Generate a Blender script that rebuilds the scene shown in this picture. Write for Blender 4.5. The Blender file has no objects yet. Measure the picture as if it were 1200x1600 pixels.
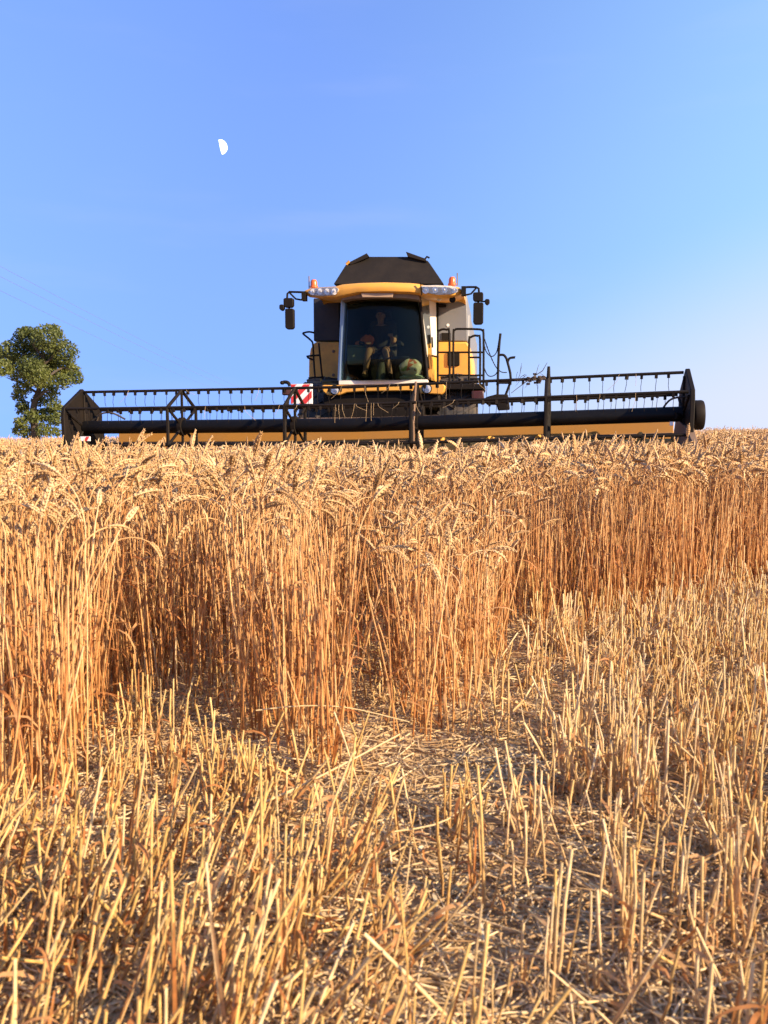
import bpy, bmesh, math, random
import numpy as np
from mathutils import Vector, Matrix

# ------------------------------------------------------------------ camera
R = math.radians
F, W0, H0 = 1250.0, 1200.0, 1600.0
CAM_Z = 0.90
PITCH = math.atan(130.0 / F)
sc = bpy.context.scene
col = sc.collection
cd = bpy.data.cameras.new('camera')
cam = bpy.data.objects.new('camera', cd)
col.objects.link(cam)
cam.location = (0, 0, CAM_Z)
cam.rotation_euler = (R(90) - PITCH, 0, 0)
cd.sensor_fit = 'VERTICAL'
cd.sensor_height = 36.0
cd.sensor_width = 27.0
cd.lens = 36.0 * F / H0
cd.clip_start = 0.05
cd.clip_end = 12000
cd.dof.use_dof = True
cd.dof.focus_distance = 6.5
cd.dof.aperture_fstop = cd.lens / 4.2
sc.camera = cam

# ------------------------------------------------------------------ sky, sun, exposure
SUN_AZ, SUN_EL = R(122), R(24)
SKY_TINT = (0.98, 0.95, 1.25, 1)
# azimuth clockwise from the viewing direction (+Y)
S = Vector((math.cos(SUN_EL) * math.sin(SUN_AZ), math.cos(SUN_EL) * math.cos(SUN_AZ), math.sin(SUN_EL)))
w = bpy.data.worlds.new('World')
sc.world = w
w.use_nodes = True
nt = w.node_tree
nt.nodes.clear()
sky = nt.nodes.new('ShaderNodeTexSky')
sky.sky_type = 'NISHITA'
sky.sun_disc = False
sky.sun_elevation = SUN_EL
sky.sun_rotation = SUN_AZ
sky.altitude = 100
sky.air_density = 1.0
sky.dust_density = 0.6
sky.ozone_density = 4.0
bgn = nt.nodes.new('ShaderNodeBackground')
bgn.inputs['Strength'].default_value = 0.100
wo = nt.nodes.new('ShaderNodeOutputWorld')
tc = nt.nodes.new('ShaderNodeTexCoord')
# a clear evening sky: the pale horizon band of the model is compressed below the crest of the field
mv = nt.nodes.new('ShaderNodeMapping')
mv.inputs['Scale'].default_value = (1.0, 1.0, 0.20)
mv.inputs['Location'].default_value = (0.0, 0.0, 0.34)
nv_ = nt.nodes.new('ShaderNodeVectorMath'); nv_.operation = 'NORMALIZE'
nt.links.new(tc.outputs['Generated'], mv.inputs['Vector'])
nt.links.new(mv.outputs['Vector'], nv_.inputs[0])
nt.links.new(nv_.outputs['Vector'], sky.inputs['Vector'])
tint = nt.nodes.new('ShaderNodeMixRGB'); tint.blend_type = 'MULTIPLY'
tint.inputs['Fac'].default_value = 1.0
tint.inputs['Color2'].default_value = SKY_TINT
nt.links.new(sky.outputs['Color'], tint.inputs['Color1'])
# thin high veil: denser low down and towards the sun's side, streaked by noise
def vdot(v):
    n = nt.nodes.new('ShaderNodeVectorMath'); n.operation = 'DOT_PRODUCT'
    n.inputs[1].default_value = v
    nt.links.new(tc.outputs['Generated'], n.inputs[0]); return n
def mrange(sock, a, b, c, d):
    n = nt.nodes.new('ShaderNodeMapRange'); n.interpolation_type = 'SMOOTHSTEP'
    for k, q in zip(('From Min','From Max','To Min','To Max'), (a,b,c,d)): n.inputs[k].default_value = q
    nt.links.new(sock, n.inputs['Value']); return n
def math2(op, a, b):
    n = nt.nodes.new('ShaderNodeMath'); n.operation = op
    for k, q in enumerate((a,b)):
        if isinstance(q, float): n.inputs[k].default_value = q
        else: nt.links.new(q, n.inputs[k])
    return n.outputs[0]
side = mrange(vdot((0.90, 0.0, -0.43)).outputs['Value'], -0.32, 0.55, 0.0, 0.62)
low = mrange(vdot((0.35, 0.0, -1.0)).outputs['Value'], -0.12, 0.12, 0.0, 0.85)
mp = nt.nodes.new('ShaderNodeMapping')
mp.inputs['Scale'].default_value = (1.0, 1.0, 5.5)
mp.inputs['Rotation'].default_value = (0.0, R(-18), 0.0)
nt.links.new(tc.outputs['Generated'], mp.inputs['Vector'])
nz = nt.nodes.new('ShaderNodeTexNoise')
nz.inputs['Scale'].default_value = 3.0
nz.inputs['Detail'].default_value = 6
nz.inputs['Roughness'].default_value = 0.5
nt.links.new(mp.outputs['Vector'], nz.inputs['Vector'])
wisp = mrange(nz.outputs['Fac'], 0.50, 0.80, 0.0, 0.07)
veil = nt.nodes.new('ShaderNodeMixRGB')
veil.inputs['Color2'].default_value = (2.45, 4.3, 6.0, 1)
nt.links.new(tint.outputs['Color'], veil.inputs['Color1'])
nt.links.new(side.outputs['Result'], veil.inputs['Fac'])
mx = nt.nodes.new('ShaderNodeMixRGB')
mx.inputs['Color2'].default_value = (3.7, 3.6, 4.4, 1)
pink = math2('ADD', math2('MULTIPLY', low.outputs['Result'], math2('ADD', side.outputs['Result'], 0.30)), math2('MULTIPLY', wisp.outputs['Result'], 1.0))
nt.links.new(veil.outputs['Color'], mx.inputs['Color1'])
nt.links.new(pink, mx.inputs['Fac'])
nt.links.new(mx.outputs['Color'], bgn.inputs['Color'])
nt.links.new(bgn.outputs['Background'], wo.inputs['Surface'])

sl = bpy.data.lights.new('sun', 'SUN')
sl.energy = 5.0
sl.angle = R(0.5)
sl.color = (1.0, 0.78, 0.53)
so = bpy.data.objects.new('sun', sl)
col.objects.link(so)
so.rotation_euler = S.to_track_quat('Z', 'Y').to_euler()
so.location = (20, -10, 12)

sc.view_settings.view_transform = 'Standard'
sc.view_settings.look = 'None'
sc.view_settings.exposure = 1.25
sc.view_settings.gamma = 1.0
sc.view_settings.use_curve_mapping = False
sc.render.engine = 'CYCLES'
sc.cycles.max_bounces = 8
sc.cycles.transparent_max_bounces = 8

rng = np.random.default_rng(7)
random.seed(7)

# ------------------------------------------------------------------ helpers
CAMP = Vector((0, 0, CAM_Z))
FWD = Vector((0, math.cos(PITCH), -math.sin(PITCH)))
UPV = Vector((0, math.sin(PITCH), math.cos(PITCH)))
RGT = Vector((1, 0, 0))

def ray(px, py):
    return FWD + RGT * ((px - W0 / 2) / F) + UPV * ((H0 / 2 - py) / F)

def at(px, py, y):                       # the point seen at a pixel, y metres ahead
    d = ray(px, py)
    return CAMP + d * (y / d.y)

def ground_z(x, y):
    z = 0.012 * np.clip(x, -15, 15)
    z = z + 0.012 * np.sin(x * 1.7 + 0.6) * np.sin(y * 1.3) + 0.006 * np.sin(x * 5.1 + y * 3.3)
    far = np.clip(y - 32, 0, None)
    z = z - 0.0016 * np.minimum(far, 120) ** 2 - 0.05 * np.clip(far - 120, 0, None)
    return z

def on_ground(px, py):
    d = ray(px, py)
    t = CAM_Z / -d.z
    for _ in range(6):
        p = CAMP + d * t
        t = (CAM_Z - float(ground_z(p.x, p.y))) / -d.z
    p = CAMP + d * t
    return (p.x, p.y)

def tag(o, label=None, cat=None, group=None, kind=None):
    if label: o['label'] = label
    if cat: o['category'] = cat
    if group: o['group'] = group
    if kind: o['kind'] = kind
    return o

def empty(name, loc, rz=0.0):
    o = bpy.data.objects.new(name, None)
    col.objects.link(o)
    o.location = loc
    o.rotation_euler = (0, 0, rz)
    o.empty_display_size = 0.3
    return o

class MB:
    def __init__(s): s.v, s.f = [], []
    def add(s, vs, fs):
        b = len(s.v)
        s.v += [tuple(p) for p in vs]
        s.f += [tuple(i + b for i in f) for f in fs]
        return s
    def box(s, a, b):
        x0, x1 = sorted((a[0], b[0])); y0, y1 = sorted((a[1], b[1])); z0, z1 = sorted((a[2], b[2]))
        return s.add([(x0,y0,z0),(x1,y0,z0),(x1,y1,z0),(x0,y1,z0),(x0,y0,z1),(x1,y0,z1),(x1,y1,z1),(x0,y1,z1)],
                     [(0,3,2,1),(4,5,6,7),(0,1,5,4),(1,2,6,5),(2,3,7,6),(3,0,4,7)])
    def loft(s, rings, cap=True, closed=True):
        n = len(rings[0]); vs = [p for r in rings for p in r]; fs = []
        for k in range(len(rings) - 1):
            for i in range(n if closed else n - 1):
                j = (i + 1) % n
                fs.append((k*n+i, k*n+j, (k+1)*n+j, (k+1)*n+i))
        if cap:
            fs.append(tuple(range(n - 1, -1, -1)))
            fs.append(tuple((len(rings)-1)*n + i for i in range(n)))
        return s.add(vs, fs)
    def tube(s, pts, r, n=8, cap=True):
        pts = [Vector(p) for p in pts]; rings = []; side = None
        for i, p in enumerate(pts):
            a = pts[max(i-1, 0)]; b = pts[min(i+1, len(pts)-1)]
            t = (b - a).normalized()
            if side is None:
                ref = Vector((0,0,1)) if abs(t.z) < 0.9 else Vector((0,1,0))
                side = t.cross(ref).normalized()
            else:
                side = (side - t * side.dot(t)).normalized()
            up = side.cross(t)
            rr = r[i] if isinstance(r, (list, tuple)) else r
            rings.append([p + side*(rr*math.cos(2*math.pi*k/n)) + up*(rr*math.sin(2*math.pi*k/n)) for k in range(n)])
        return s.loft(rings, cap)
    def bar(s, a, b, wd, th, up=(0,0,1)):     # flat bar from a to b
        a, b = Vector(a), Vector(b); t = (b-a).normalized(); u = Vector(up)
        if abs(t.dot(u)) > .95: u = Vector((0,1,0))
        sd = t.cross(u).normalized(); u = sd.cross(t)
        q = lambda p: [p+sd*wd/2+u*th/2, p-sd*wd/2+u*th/2, p-sd*wd/2-u*th/2, p+sd*wd/2-u*th/2]
        return s.loft([q(a), q(b)])
    def lathe(s, c, axis, prof, n=28):        # prof: (along, radius)
        c = Vector(c); t = Vector(axis).normalized()
        ref = Vector((0,0,1)) if abs(t.z) < .9 else Vector((0,1,0))
        sd = t.cross(ref).normalized(); u = sd.cross(t)
        return s.loft([[c + t*al + sd*(rd*math.cos(2*math.pi*k/n)) + u*(rd*math.sin(2*math.pi*k/n)) for k in range(n)] for al, rd in prof])
    def blob(s, c, r, nu=14, nv=8, bump=0.0, seed=0):
        rd = random.Random(seed); c = Vector(c); rings = []
        ph = [rd.uniform(0, 6.28) for _ in range(6)]
        for i in range(1, nv):
            th = math.pi * i / nv; ring = []
            for k in range(nu):
                a = 2*math.pi*k/nu
                q = 1 + bump*(math.sin(3*a+ph[0]+2*th)*.5 + math.sin(5*a+ph[1])*math.sin(4*th+ph[2])*.6)
                ring.append(c + Vector((r[0]*math.sin(th)*math.cos(a)*q, r[1]*math.sin(th)*math.sin(a)*q, r[2]*math.cos(th)*q)))
            rings.append(ring)
        return s.loft(rings)
    def build(s, name, mat, parent=None, bevel=0.0, smooth=False, fix=True, sub=0):
        me = bpy.data.meshes.new(name)
        me.from_pydata(s.v, [], s.f)
        if fix:
            bm = bmesh.new(); bm.from_mesh(me)
            bmesh.ops.recalc_face_normals(bm, faces=bm.faces)
            bm.to_mesh(me); bm.free()
        for m in (mat if isinstance(mat, (list, tuple)) else [mat]): me.materials.append(m)
        o = bpy.data.objects.new(name, me)
        col.objects.link(o)
        if parent is not None: o.parent = parent
        if bevel:
            b = o.modifiers.new('bevel', 'BEVEL'); b.width = bevel; b.segments = 2; b.limit_method = 'ANGLE'; b.angle_limit = R(35)
        if sub:
            m = o.modifiers.new('sub', 'SUBSURF'); m.levels = sub; m.render_levels = sub
        if smooth or bevel:
            me.shade_smooth()
            try: me.set_sharp_from_angle(angle=R(40))
            except Exception: pass
        return o

def nodes_of(name):
    m = bpy.data.materials.new(name); m.use_nodes = True
    t = m.node_tree
    return m, t, t.nodes['Principled BSDF']

def paint(name, c, rough=0.4, metal=0.0, dirt=0.25, dirtc=(0.20,0.13,0.07), scale=3.0, bump=0.0, spec=0.5, coat=0.0):
    m, t, b = nodes_of(name)
    n1 = t.nodes.new('ShaderNodeTexNoise'); n1.inputs['Scale'].default_value = scale; n1.inputs['Detail'].default_value = 8; n1.inputs['Roughness'].default_value = .65
    tcn = t.nodes.new('ShaderNodeTexCoord')
    t.links.new(tcn.outputs['Object'], n1.inputs['Vector'])
    r1 = t.nodes.new('ShaderNodeValToRGB')
    r1.color_ramp.elements[0].position = .42; r1.color_ramp.elements[0].color = (0,0,0,1)
    r1.color_ramp.elements[1].position = .75; r1.color_ramp.elements[1].color = (dirt,dirt,dirt,1)
    t.links.new(n1.outputs['Fac'], r1.inputs['Fac'])
    mix = t.nodes.new('ShaderNodeMixRGB'); mix.inputs['Color1'].default_value = (*c,1); mix.inputs['Color2'].default_value = (*dirtc,1)
    t.links.new(r1.outputs['Color'], mix.inputs['Fac'])
    t.links.new(mix.outputs['Color'], b.inputs['Base Color'])
    n2 = t.nodes.new('ShaderNodeTexNoise'); n2.inputs['Scale'].default_value = scale*6; n2.inputs['Detail'].default_value = 4
    t.links.new(tcn.outputs['Object'], n2.inputs['Vector'])
    mr = t.nodes.new('ShaderNodeMapRange'); mr.inputs['To Min'].default_value = max(.05, rough-.1); mr.inputs['To Max'].default_value = min(1, rough+.2)
    t.links.new(n2.outputs['Fac'], mr.inputs['Value']); t.links.new(mr.outputs['Result'], b.inputs['Roughness'])
    b.inputs['Metallic'].default_value = metal
    b.inputs['Specular IOR Level'].default_value = spec
    if coat: b.inputs['Coat Weight'].default_value = coat
    if bump:
        bp = t.nodes.new('ShaderNodeBump'); bp.inputs['Strength'].default_value = bump; bp.inputs['Distance'].default_value = .01
        t.links.new(n2.outputs['Fac'], bp.inputs['Height']); t.links.new(bp.outputs['Normal'], b.inputs['Normal'])
    return m

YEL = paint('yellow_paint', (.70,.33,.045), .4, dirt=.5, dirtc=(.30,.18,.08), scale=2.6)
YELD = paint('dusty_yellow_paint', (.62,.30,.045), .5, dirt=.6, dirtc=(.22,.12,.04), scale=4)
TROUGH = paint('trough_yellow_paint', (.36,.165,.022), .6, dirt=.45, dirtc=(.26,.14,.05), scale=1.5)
BLK = paint('black_steel', (.009,.0065,.005), .6, dirt=.2, dirtc=(.045,.030,.018), scale=3, spec=.14)
BLKG = paint('black_gloss_tube', (.004,.004,.005), .42, dirt=.14, dirtc=(.03,.023,.017), scale=2, spec=.16)
RUB = paint('black_rubber', (.025,.023,.022), .75, dirt=.7, dirtc=(.16,.11,.07), scale=5, bump=.3)
GRY = paint('grey_panel', (.15,.15,.16), .5, dirt=.2, dirtc=(.12,.10,.08), scale=2)  # on the right upper panel, a lighter tone with sunlight put into the colour
GRY_SHADED = paint('shaded_grey_panel', (.017,.018,.024), .5, dirt=.15, scale=2, spec=.3)  # darker copy for the left upper panel, its shade painted in
TANK = paint('tank_steel', (.015,.012,.010), .65, dirt=.5, dirtc=(.034,.026,.019), scale=3, spec=.15)
CREAM = paint('cream_trim', (.74,.68,.56), .45, dirt=.2)
DARKIN = paint('cab_trim', (.009,.010,.008), .85, dirt=.1, dirtc=(.03,.025,.02), spec=.15)
DUSTY = paint('dusty_brown_steel', (.16,.095,.055), .75, dirt=.6, dirtc=(.26,.17,.10), scale=4)
CHR = paint('lamp_reflector', (.88,.84,.76), .25, metal=.35, dirt=.05)
LAMPH = paint('lamp_housing', (.52,.46,.40), .4, dirt=.1, spec=.2)
PILL = paint('sky_reflection_pillar', (.20,.28,.36), .25, dirt=.1)  # pale blue paints the sky's reflection onto the left pillar
MIRG = paint('mirror_glass', (.8,.8,.82), .03, metal=1.0, dirt=.0)
SEATM = paint('seat_cloth', (.016,.016,.017), .85, dirt=.2, bump=.3)
RED = paint('red_reflective', (.55,.03,.03), .4, dirt=.15)
WHT = paint('white_reflective', (.78,.76,.74), .4, dirt=.2)
REDD = paint('dark_red_lamp', (.055,.014,.009), .3, dirt=.3)
def glassy(name, c, trans, rough=.02, ior=1.45):
    m, t, b = nodes_of(name)
    t.nodes.remove(b)
    out = t.nodes['Material Output']
    tr = t.nodes.new('ShaderNodeBsdfTransparent'); tr.inputs['Color'].default_value = (*trans,1)
    gl = t.nodes.new('ShaderNodeBsdfGlossy'); gl.inputs['Roughness'].default_value = rough; gl.inputs['Color'].default_value = (*c,1)
    fr = t.nodes.new('ShaderNodeFresnel'); fr.inputs['IOR'].default_value = ior
    n = t.nodes.new('ShaderNodeTexNoise'); n.inputs['Scale'].default_value = 2.0; n.inputs['Detail'].default_value = 5
    df = t.nodes.new('ShaderNodeBsdfDiffuse'); df.inputs['Color'].default_value = (.25,.2,.14,1)
    mr = t.nodes.new('ShaderNodeMapRange'); mr.inputs['From Min'].default_value = .4; mr.inputs['From Max'].default_value = .8; mr.inputs['To Max'].default_value = .012
    t.links.new(n.outputs['Fac'], mr.inputs['Value'])
    m1 = t.nodes.new('ShaderNodeMixShader'); m2 = t.nodes.new('ShaderNodeMixShader')
    t.links.new(fr.outputs['Fac'], m1.inputs['Fac']); t.links.new(tr.outputs['BSDF'], m1.inputs[1]); t.links.new(gl.outputs['BSDF'], m1.inputs[2])
    t.links.new(mr.outputs['Result'], m2.inputs['Fac']); t.links.new(m1.outputs['Shader'], m2.inputs[1]); t.links.new(df.outputs['BSDF'], m2.inputs[2])
    t.links.new(m2.outputs['Shader'], out.inputs['Surface'])
    return m
GLASS = glassy('tinted_cab_glass', (.75,.85,.9), (.62,.66,.58), ior=1.22)
LENS = glassy('clear_lens', (1,1,1), (.95,.95,.95), .08)
ORG = glassy('orange_beacon_lens', (1,.6,.3), (.9,.25,.02), .1)
ORGB = paint('orange_beacon_body', (.60,.12,.02), .25, dirt=.1)

# ------------------------------------------------------------------ ground
def ground():
    xs = np.concatenate([np.array([-6000,-2500,-1000,-400,-150,-70,-40,-25]), np.linspace(-16,-4,13), np.linspace(-3.9,3.9,79), np.linspace(4,16,13), np.array([25,40,70,150,400,1000,2500,6000])])
    ys = np.concatenate([np.array([-400,-60,-20,-8,-3]), np.linspace(-1,6,71), np.linspace(6.5,32,52), np.linspace(34,152,60), np.array([200,400,900,2000,5000])])
    X, Y = np.meshgrid(xs, ys)
    Z = ground_z(X, Y)
    near = (np.abs(X) < 4.2) & (Y > -1.2) & (Y < 6.2)
    Z = Z + near * rng.normal(0, .004, X.shape)
    nx, ny = len(xs), len(ys)
    v = np.stack([X, Y, Z], -1).reshape(-1, 3)
    idx = np.arange(nx*ny).reshape(ny, nx)
    f = np.stack([idx[:-1,:-1], idx[:-1,1:], idx[1:,1:], idx[1:,:-1]], -1).reshape(-1, 4)
    m, t, b = nodes_of('chaff_soil')
    tcn = t.nodes.new('ShaderNodeTexCoord')
    def noise(s, d=8, r=.6):
        n = t.nodes.new('ShaderNodeTexNoise'); n.inputs['Scale'].default_value = s; n.inputs['Detail'].default_value = d; n.inputs['Roughness'].default_value = r
        t.links.new(tcn.outputs['Object'], n.inputs['Vector']); return n
    a = noise(2.2); c = noise(38); e = noise(160, 4)
    r1 = t.nodes.new('ShaderNodeValToRGB')
    cr = r1.color_ramp
    cr.elements[0].position = .30; cr.elements[0].color = (.30,.20,.10,1)
    cr.elements[1].position = .72; cr.elements[1].color = (.72,.57,.35,1)
    k = cr.elements.new(.5); k.color = (.52,.375,.20,1)
    m1 = t.nodes.new('ShaderNodeMixRGB'); m1.inputs['Fac'].default_value = .5
    t.links.new(c.outputs['Fac'], m1.inputs['Color1']); t.links.new(e.outputs['Fac'], m1.inputs['Color2'])
    t.links.new(m1.outputs['Color'], r1.inputs['Fac'])
    m2 = t.nodes.new('ShaderNodeMixRGB'); m2.blend_type = 'MULTIPLY'; m2.inputs['Fac'].default_value = .6
    r2 = t.nodes.new('ShaderNodeValToRGB'); r2.color_ramp.elements[0].position = .3; r2.color_ramp.elements[0].color = (.80,.74,.70,1); r2.color_ramp.elements[1].position = .7; r2.color_ramp.elements[1].color = (1.15,1.1,1,1)
    t.links.new(a.outputs['Fac'], r2.inputs['Fac'])
    t.links.new(r1.outputs['Color'], m2.inputs['Color1']); t.links.new(r2.outputs['Color'], m2.inputs['Color2'])
    t.links.new(m2.outputs['Color'], b.inputs['Base Color'])
    b.inputs['Roughness'].default_value = .9; b.inputs['Specular IOR Level'].default_value = .15
    bp = t.nodes.new('ShaderNodeBump'); bp.inputs['Strength'].default_value = .8; bp.inputs['Distance'].default_value = .012
    t.links.new(m1.outputs['Color'], bp.inputs['Height']); t.links.new(bp.outputs['Normal'], b.inputs['Normal'])
    me = bpy.data.meshes.new('ground'); me.from_pydata(v.tolist(), [], f.tolist()); me.materials.append(m); me.shade_smooth()
    o = bpy.data.objects.new('ground', me); col.objects.link(o)
    tag(o, 'bare soil scattered with chaff under the stubble', 'ground', kind='structure')
ground()

# ------------------------------------------------------------------ combine harvester
YAW = R(8)
ROOT = Vector((0.0, 13.7, 0.0))
root = empty('combine_harvester', ROOT, -YAW)
tag(root, 'yellow and black combine harvester with a wide reel header facing the camera', 'combine harvester')
UX = Vector((math.cos(YAW), -math.sin(YAW), 0)); VX = Vector((math.sin(YAW), math.cos(YAW), 0))
def loc(p):
    d = Vector(p) - ROOT
    return Vector((d.dot(UX), d.dot(VX), d.z))
def LP(px, py, v):                       # point of the machine v metres behind the cab front
    d = ray(px, py)
    k = (ROOT + VX * v - CAMP).dot(VX) / d.dot(VX)
    return loc(CAMP + d * k)
def prism(poly, v0, dep, name, mat, bevel=.015, parent=root, **kw):
    a = [LP(x, y, v0) for x, y in poly]
    b = [p + Vector((0, dep, 0)) for p in a]
    return MB().loft([a, b]).build(name, mat, parent, bevel, **kw)
def rod(pts, v, r, n=8): return [LP(x, y, v) if len(t) == 2 else LP(x, y, t[2]) for t in pts for x, y in [t[:2]]]
def smooth_path(pts, k=4):
    pts = [Vector(p) for p in pts]; out = []
    for i in range(len(pts)-1):
        p0 = pts[max(i-1,0)]; p1 = pts[i]; p2 = pts[i+1]; p3 = pts[min(i+2,len(pts)-1)]
        for j in range(k):
            t = j/k
            out.append(.5*((2*p1)+(-p0+p2)*t+(2*p0-5*p1+4*p2-p3)*t*t+(-p0+3*p1-3*p2+p3)*t**3))
    return out + [pts[-1]]

def build_body():
    # --- rear body and chassis
    body = MB().box((-1.30,1.75,1.15),(1.38,7.2,3.05)).box((-.95,1.2,.95),(.95,6.8,1.25)).build('body_shell', GRY, root, .05)
    # --- side panels, upper (engine / tank) and lower (yellow)
    prism([(489.5,466),(548,466),(548,533),(490,533)], 1.42, 2.4, 'upper_side_panel', GRY_SHADED, .02)['label'] = 'upper side panel in dark blue grey for its shaded side'
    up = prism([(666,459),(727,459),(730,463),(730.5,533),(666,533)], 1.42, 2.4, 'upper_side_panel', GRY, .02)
    up['label'] = 'upper side panel in grey lightened for its sunlit side'
    c = LP(700,508,1.415)
    MB().lathe(c, (0,-1,0), [(0,.028),(.004,.028)], 20).build('sticker', WHT, up)
    prism([(690,520),(704,520),(704,532),(690,532)], 1.40, .03, 'latch', BLK, .006, parent=up)
    prism([(677,475),(697,475),(697,480),(677,480)], 1.38, .05, 'vent', BLK, .005, parent=up)
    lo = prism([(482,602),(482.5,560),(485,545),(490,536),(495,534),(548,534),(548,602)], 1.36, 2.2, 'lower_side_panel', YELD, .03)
    for y in (549, 586):
        a = LP(521, y, 1.355); MB().lathe(a, (0,-1,0), [(0,.03),(.01,.028),(.016,.012)], 14).build('bolt_cap', DUSTY, lo)
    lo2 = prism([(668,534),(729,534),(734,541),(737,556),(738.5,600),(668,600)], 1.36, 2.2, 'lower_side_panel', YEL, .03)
    prism([(699,550),(718,550),(718,571),(715,572),(702,572),(699,571)], 1.325, .05, 'grille', BLK, .01, parent=lo2)
    prism([(700,584),(718,584),(718,591),(700,591)], 1.325, .05, 'handle', BLK, .012, parent=lo2)
    # --- grain tank with folding extension
    tk = MB()
    fb = [LP(521,444,1.5), LP(693,443,1.5)]
    ft = [LP(546,409,1.9), LP(576,401,1.9), LP(636,401,1.9), LP(668,407,1.9)]
    fm = [LP(540,414,1.85), LP(672,412,1.85)]
    dep = Vector((0, 1.9, 0))
    front = [fb[0], fm[0], ft[0], ft[1], ft[2], ft[3], fm[1], fb[1]]
    back = [p + dep * (1 if k in (0,7) else .75) for k, p in enumerate(front)]
    tk.loft([front, back])
    tko = tk.build('grain_tank', TANK, root, .012)
    for pts in ([(543,411),(573,395.5),(577,401),(548,414)], [(634,393),(665,404),(667,409),(637,401)]):
        a = [LP(x, y, 1.82) for x, y in pts]
        MB().loft([a, [p + Vector((0,.9,0)) for p in a]]).build('tank_flap', TANK, tko, .006)
    for x in ():
        MB().bar(LP(x+(606-x)*.1,402,1.89), LP(x-(606-x)*.02,441,1.50), .06, .03, up=(0,-1,.3)).build('tank_rib', TANK, tko, .006)
    MB().tube([LP(664,405,1.9),LP(667,401,1.9),LP(671,403,1.9)], .018).build('tank_hook', BLK, tko)
    MB().tube([LP(541,413,1.75),LP(546,408,1.75)], .025).build('tank_hook', YELD, tko)
    # --- cab roof: lofted across the width
    top = [(476,452),(482,449),(500,446.5),(524,445),(534,442),(560,440),(600,439),(640,440),(654,441.5),(662,443.5),(690,444),(708,444.5),(717,447),(722,452)]
    bot = [(476,459),(482,462.5),(500,465),(520,466),(532,463.5),(548,458),(600,456.5),(640,457.5),(652,459.5),(662,462.5),(690,464.5),(708,463),(717,460.5),(722,457)]
    rings = []
    for (xt, yt), (xb, yb) in zip(top, bot):
        q = (xt - 600) / 122
        vf = -.42 + .34*q*q
        a = LP(xt, yt, vf); b = LP(xb, yb, vf); h = a.z - b.z
        u = a.x
        rings.append([(u,vf+.10,b.z-.005),(u,vf+.02,b.z+.12*h),(u,vf,b.z+.4*h),(u,vf+.015,b.z+.72*h),(u,vf+.07,b.z+.94*h),(u,vf+.16,a.z),(u,1.3,a.z+.02),(u,1.42,a.z-.03),(u,1.42,b.z+.16),(u,.5,b.z+.07)])
    roof = MB().loft(rings).build('cab_roof', YEL, root, 0, smooth=True)
    MB().bar(LP(657,441,-.40)+Vector((0,-.0,0)), LP(659,461,-.36), .018,.02).build('seam', BLK, roof)
    # lower lip, darker and recessed
    lip = []
    for (xb, yb) in [(534,463),(548,460),(575,459),(600,458.5),(630,459),(648,460.5),(655,462)]:
        q = (xb-600)/122; vf = -.30+.3*q*q
        p = LP(xb, yb, vf)
        lip.append([(p.x,vf,p.z+.03),(p.x,vf,p.z-.07),(p.x,vf+.35,p.z-.07),(p.x,vf+.35,p.z+.03)])
    MB().loft(lip).build('visor_lip', DUSTY, roof, .006)
    prism([(564,458),(615,458),(613,464.5),(566,464.5)], -.34, .04, 'visor_plate', paint('tan_plate',(.36,.24,.15),.5), .005, parent=roof)
    # roof work lights
    for xs, ys, dx in (((481,487,506,524,529,528,520,500,486), (457,451.5,449,448.5,451,456,461.5,462.5,461), 1), ((657,662,684,706,716,716,706,684,664), (447.5,446,445.5,447,452,456,459.5,460.5,457), -1)):
        def vq(x): q = (x-600)/122; return -.42+.34*q*q
        ring0 = [LP(x, y, vq(x)-.012) for x, y in zip(xs, ys)]
        hs_ = MB().loft([ring0, [p+Vector((0,.06,0)) for p in ring0]]).build('work_light', LAMPH, roof, .006)
        lo_, hi_ = min(xs)+8, max(xs)-7
        n = 4
        for k in range(n):
            x = lo_+(hi_-lo_)*k/(n-1); y = 455.5 - (2.5 if dx<0 else 0) + (.6 if k in (0,) else 0)
            c = LP(x, y, vq(x)-.02)
            MB().lathe(c, (0,-1,0), [(0,.055),(-.0,.05),(-.01,.02)][:2]+[(-.012,.012),(.02,.016),(.024,.0)], 16).build('reflector', CHR, hs_, smooth=True)
        MB().loft([[p+Vector((0,-.035,0)) for p in ring0], [p+Vector((0,-.028,0)) for p in ring0]]).build('lens', LENS, hs_, .004)
    # small lamps under the right pod
    for x, y, r in ((686,467,.04),(707,468,.055)):
        c = LP(x, y, -.05); MB().lathe(c, (-.15,-1,-.25), [(0,r),(-.07,r*.7)], 14).build('side_lamp', BLK if r>.05 else CREAM, roof, .004)
    # beacons
    for x, y in ((490.5,447),(706.5,443)):
        c = LP(x, y, .25); c.z -= .03
        b = MB().lathe(c, (0,0,1), [(0,.07),(.03,.07),(.035,.058),(.10,.058),(.135,.04),(.142,.0)], 18).build('beacon', ORGB, roof, smooth=True)
        s = -1 if x < 600 else 1
        MB().tube([c+Vector((s*.085,0,-.01)), c+Vector((s*.085,0,.2))], .009).build('aerial_post', DUSTY, b)
    # mirrors
    for sgn in (-1, 1):
        if sgn < 0:
            arm = [(479,457),(470,456.5),(452,456),(449,459),(448.5,468)]; arm2 = [(479,468),(470,468.5),(462,467),(452,457)]; br=(474,463)
            b1=((442.5,465.5),(458,480)); b2=((445,482),(459,514)); b3=((436,475.5),(443.5,485)); lk=((443,479),(450,475))
        else:
            arm = [(722,449),(732,448.5),(744,448.5),(748,451),(748.5,458)]; arm2 = [(722,461),(730,460.5),(736,459),(745,449)]; br=(723,455)
            b1=((739,456.5),(755,470.5)); b2=((739.5,472.5),(755,506.5)); b3=((757.5,467),(765,476)); lk=((765,471),(752,471))
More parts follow.
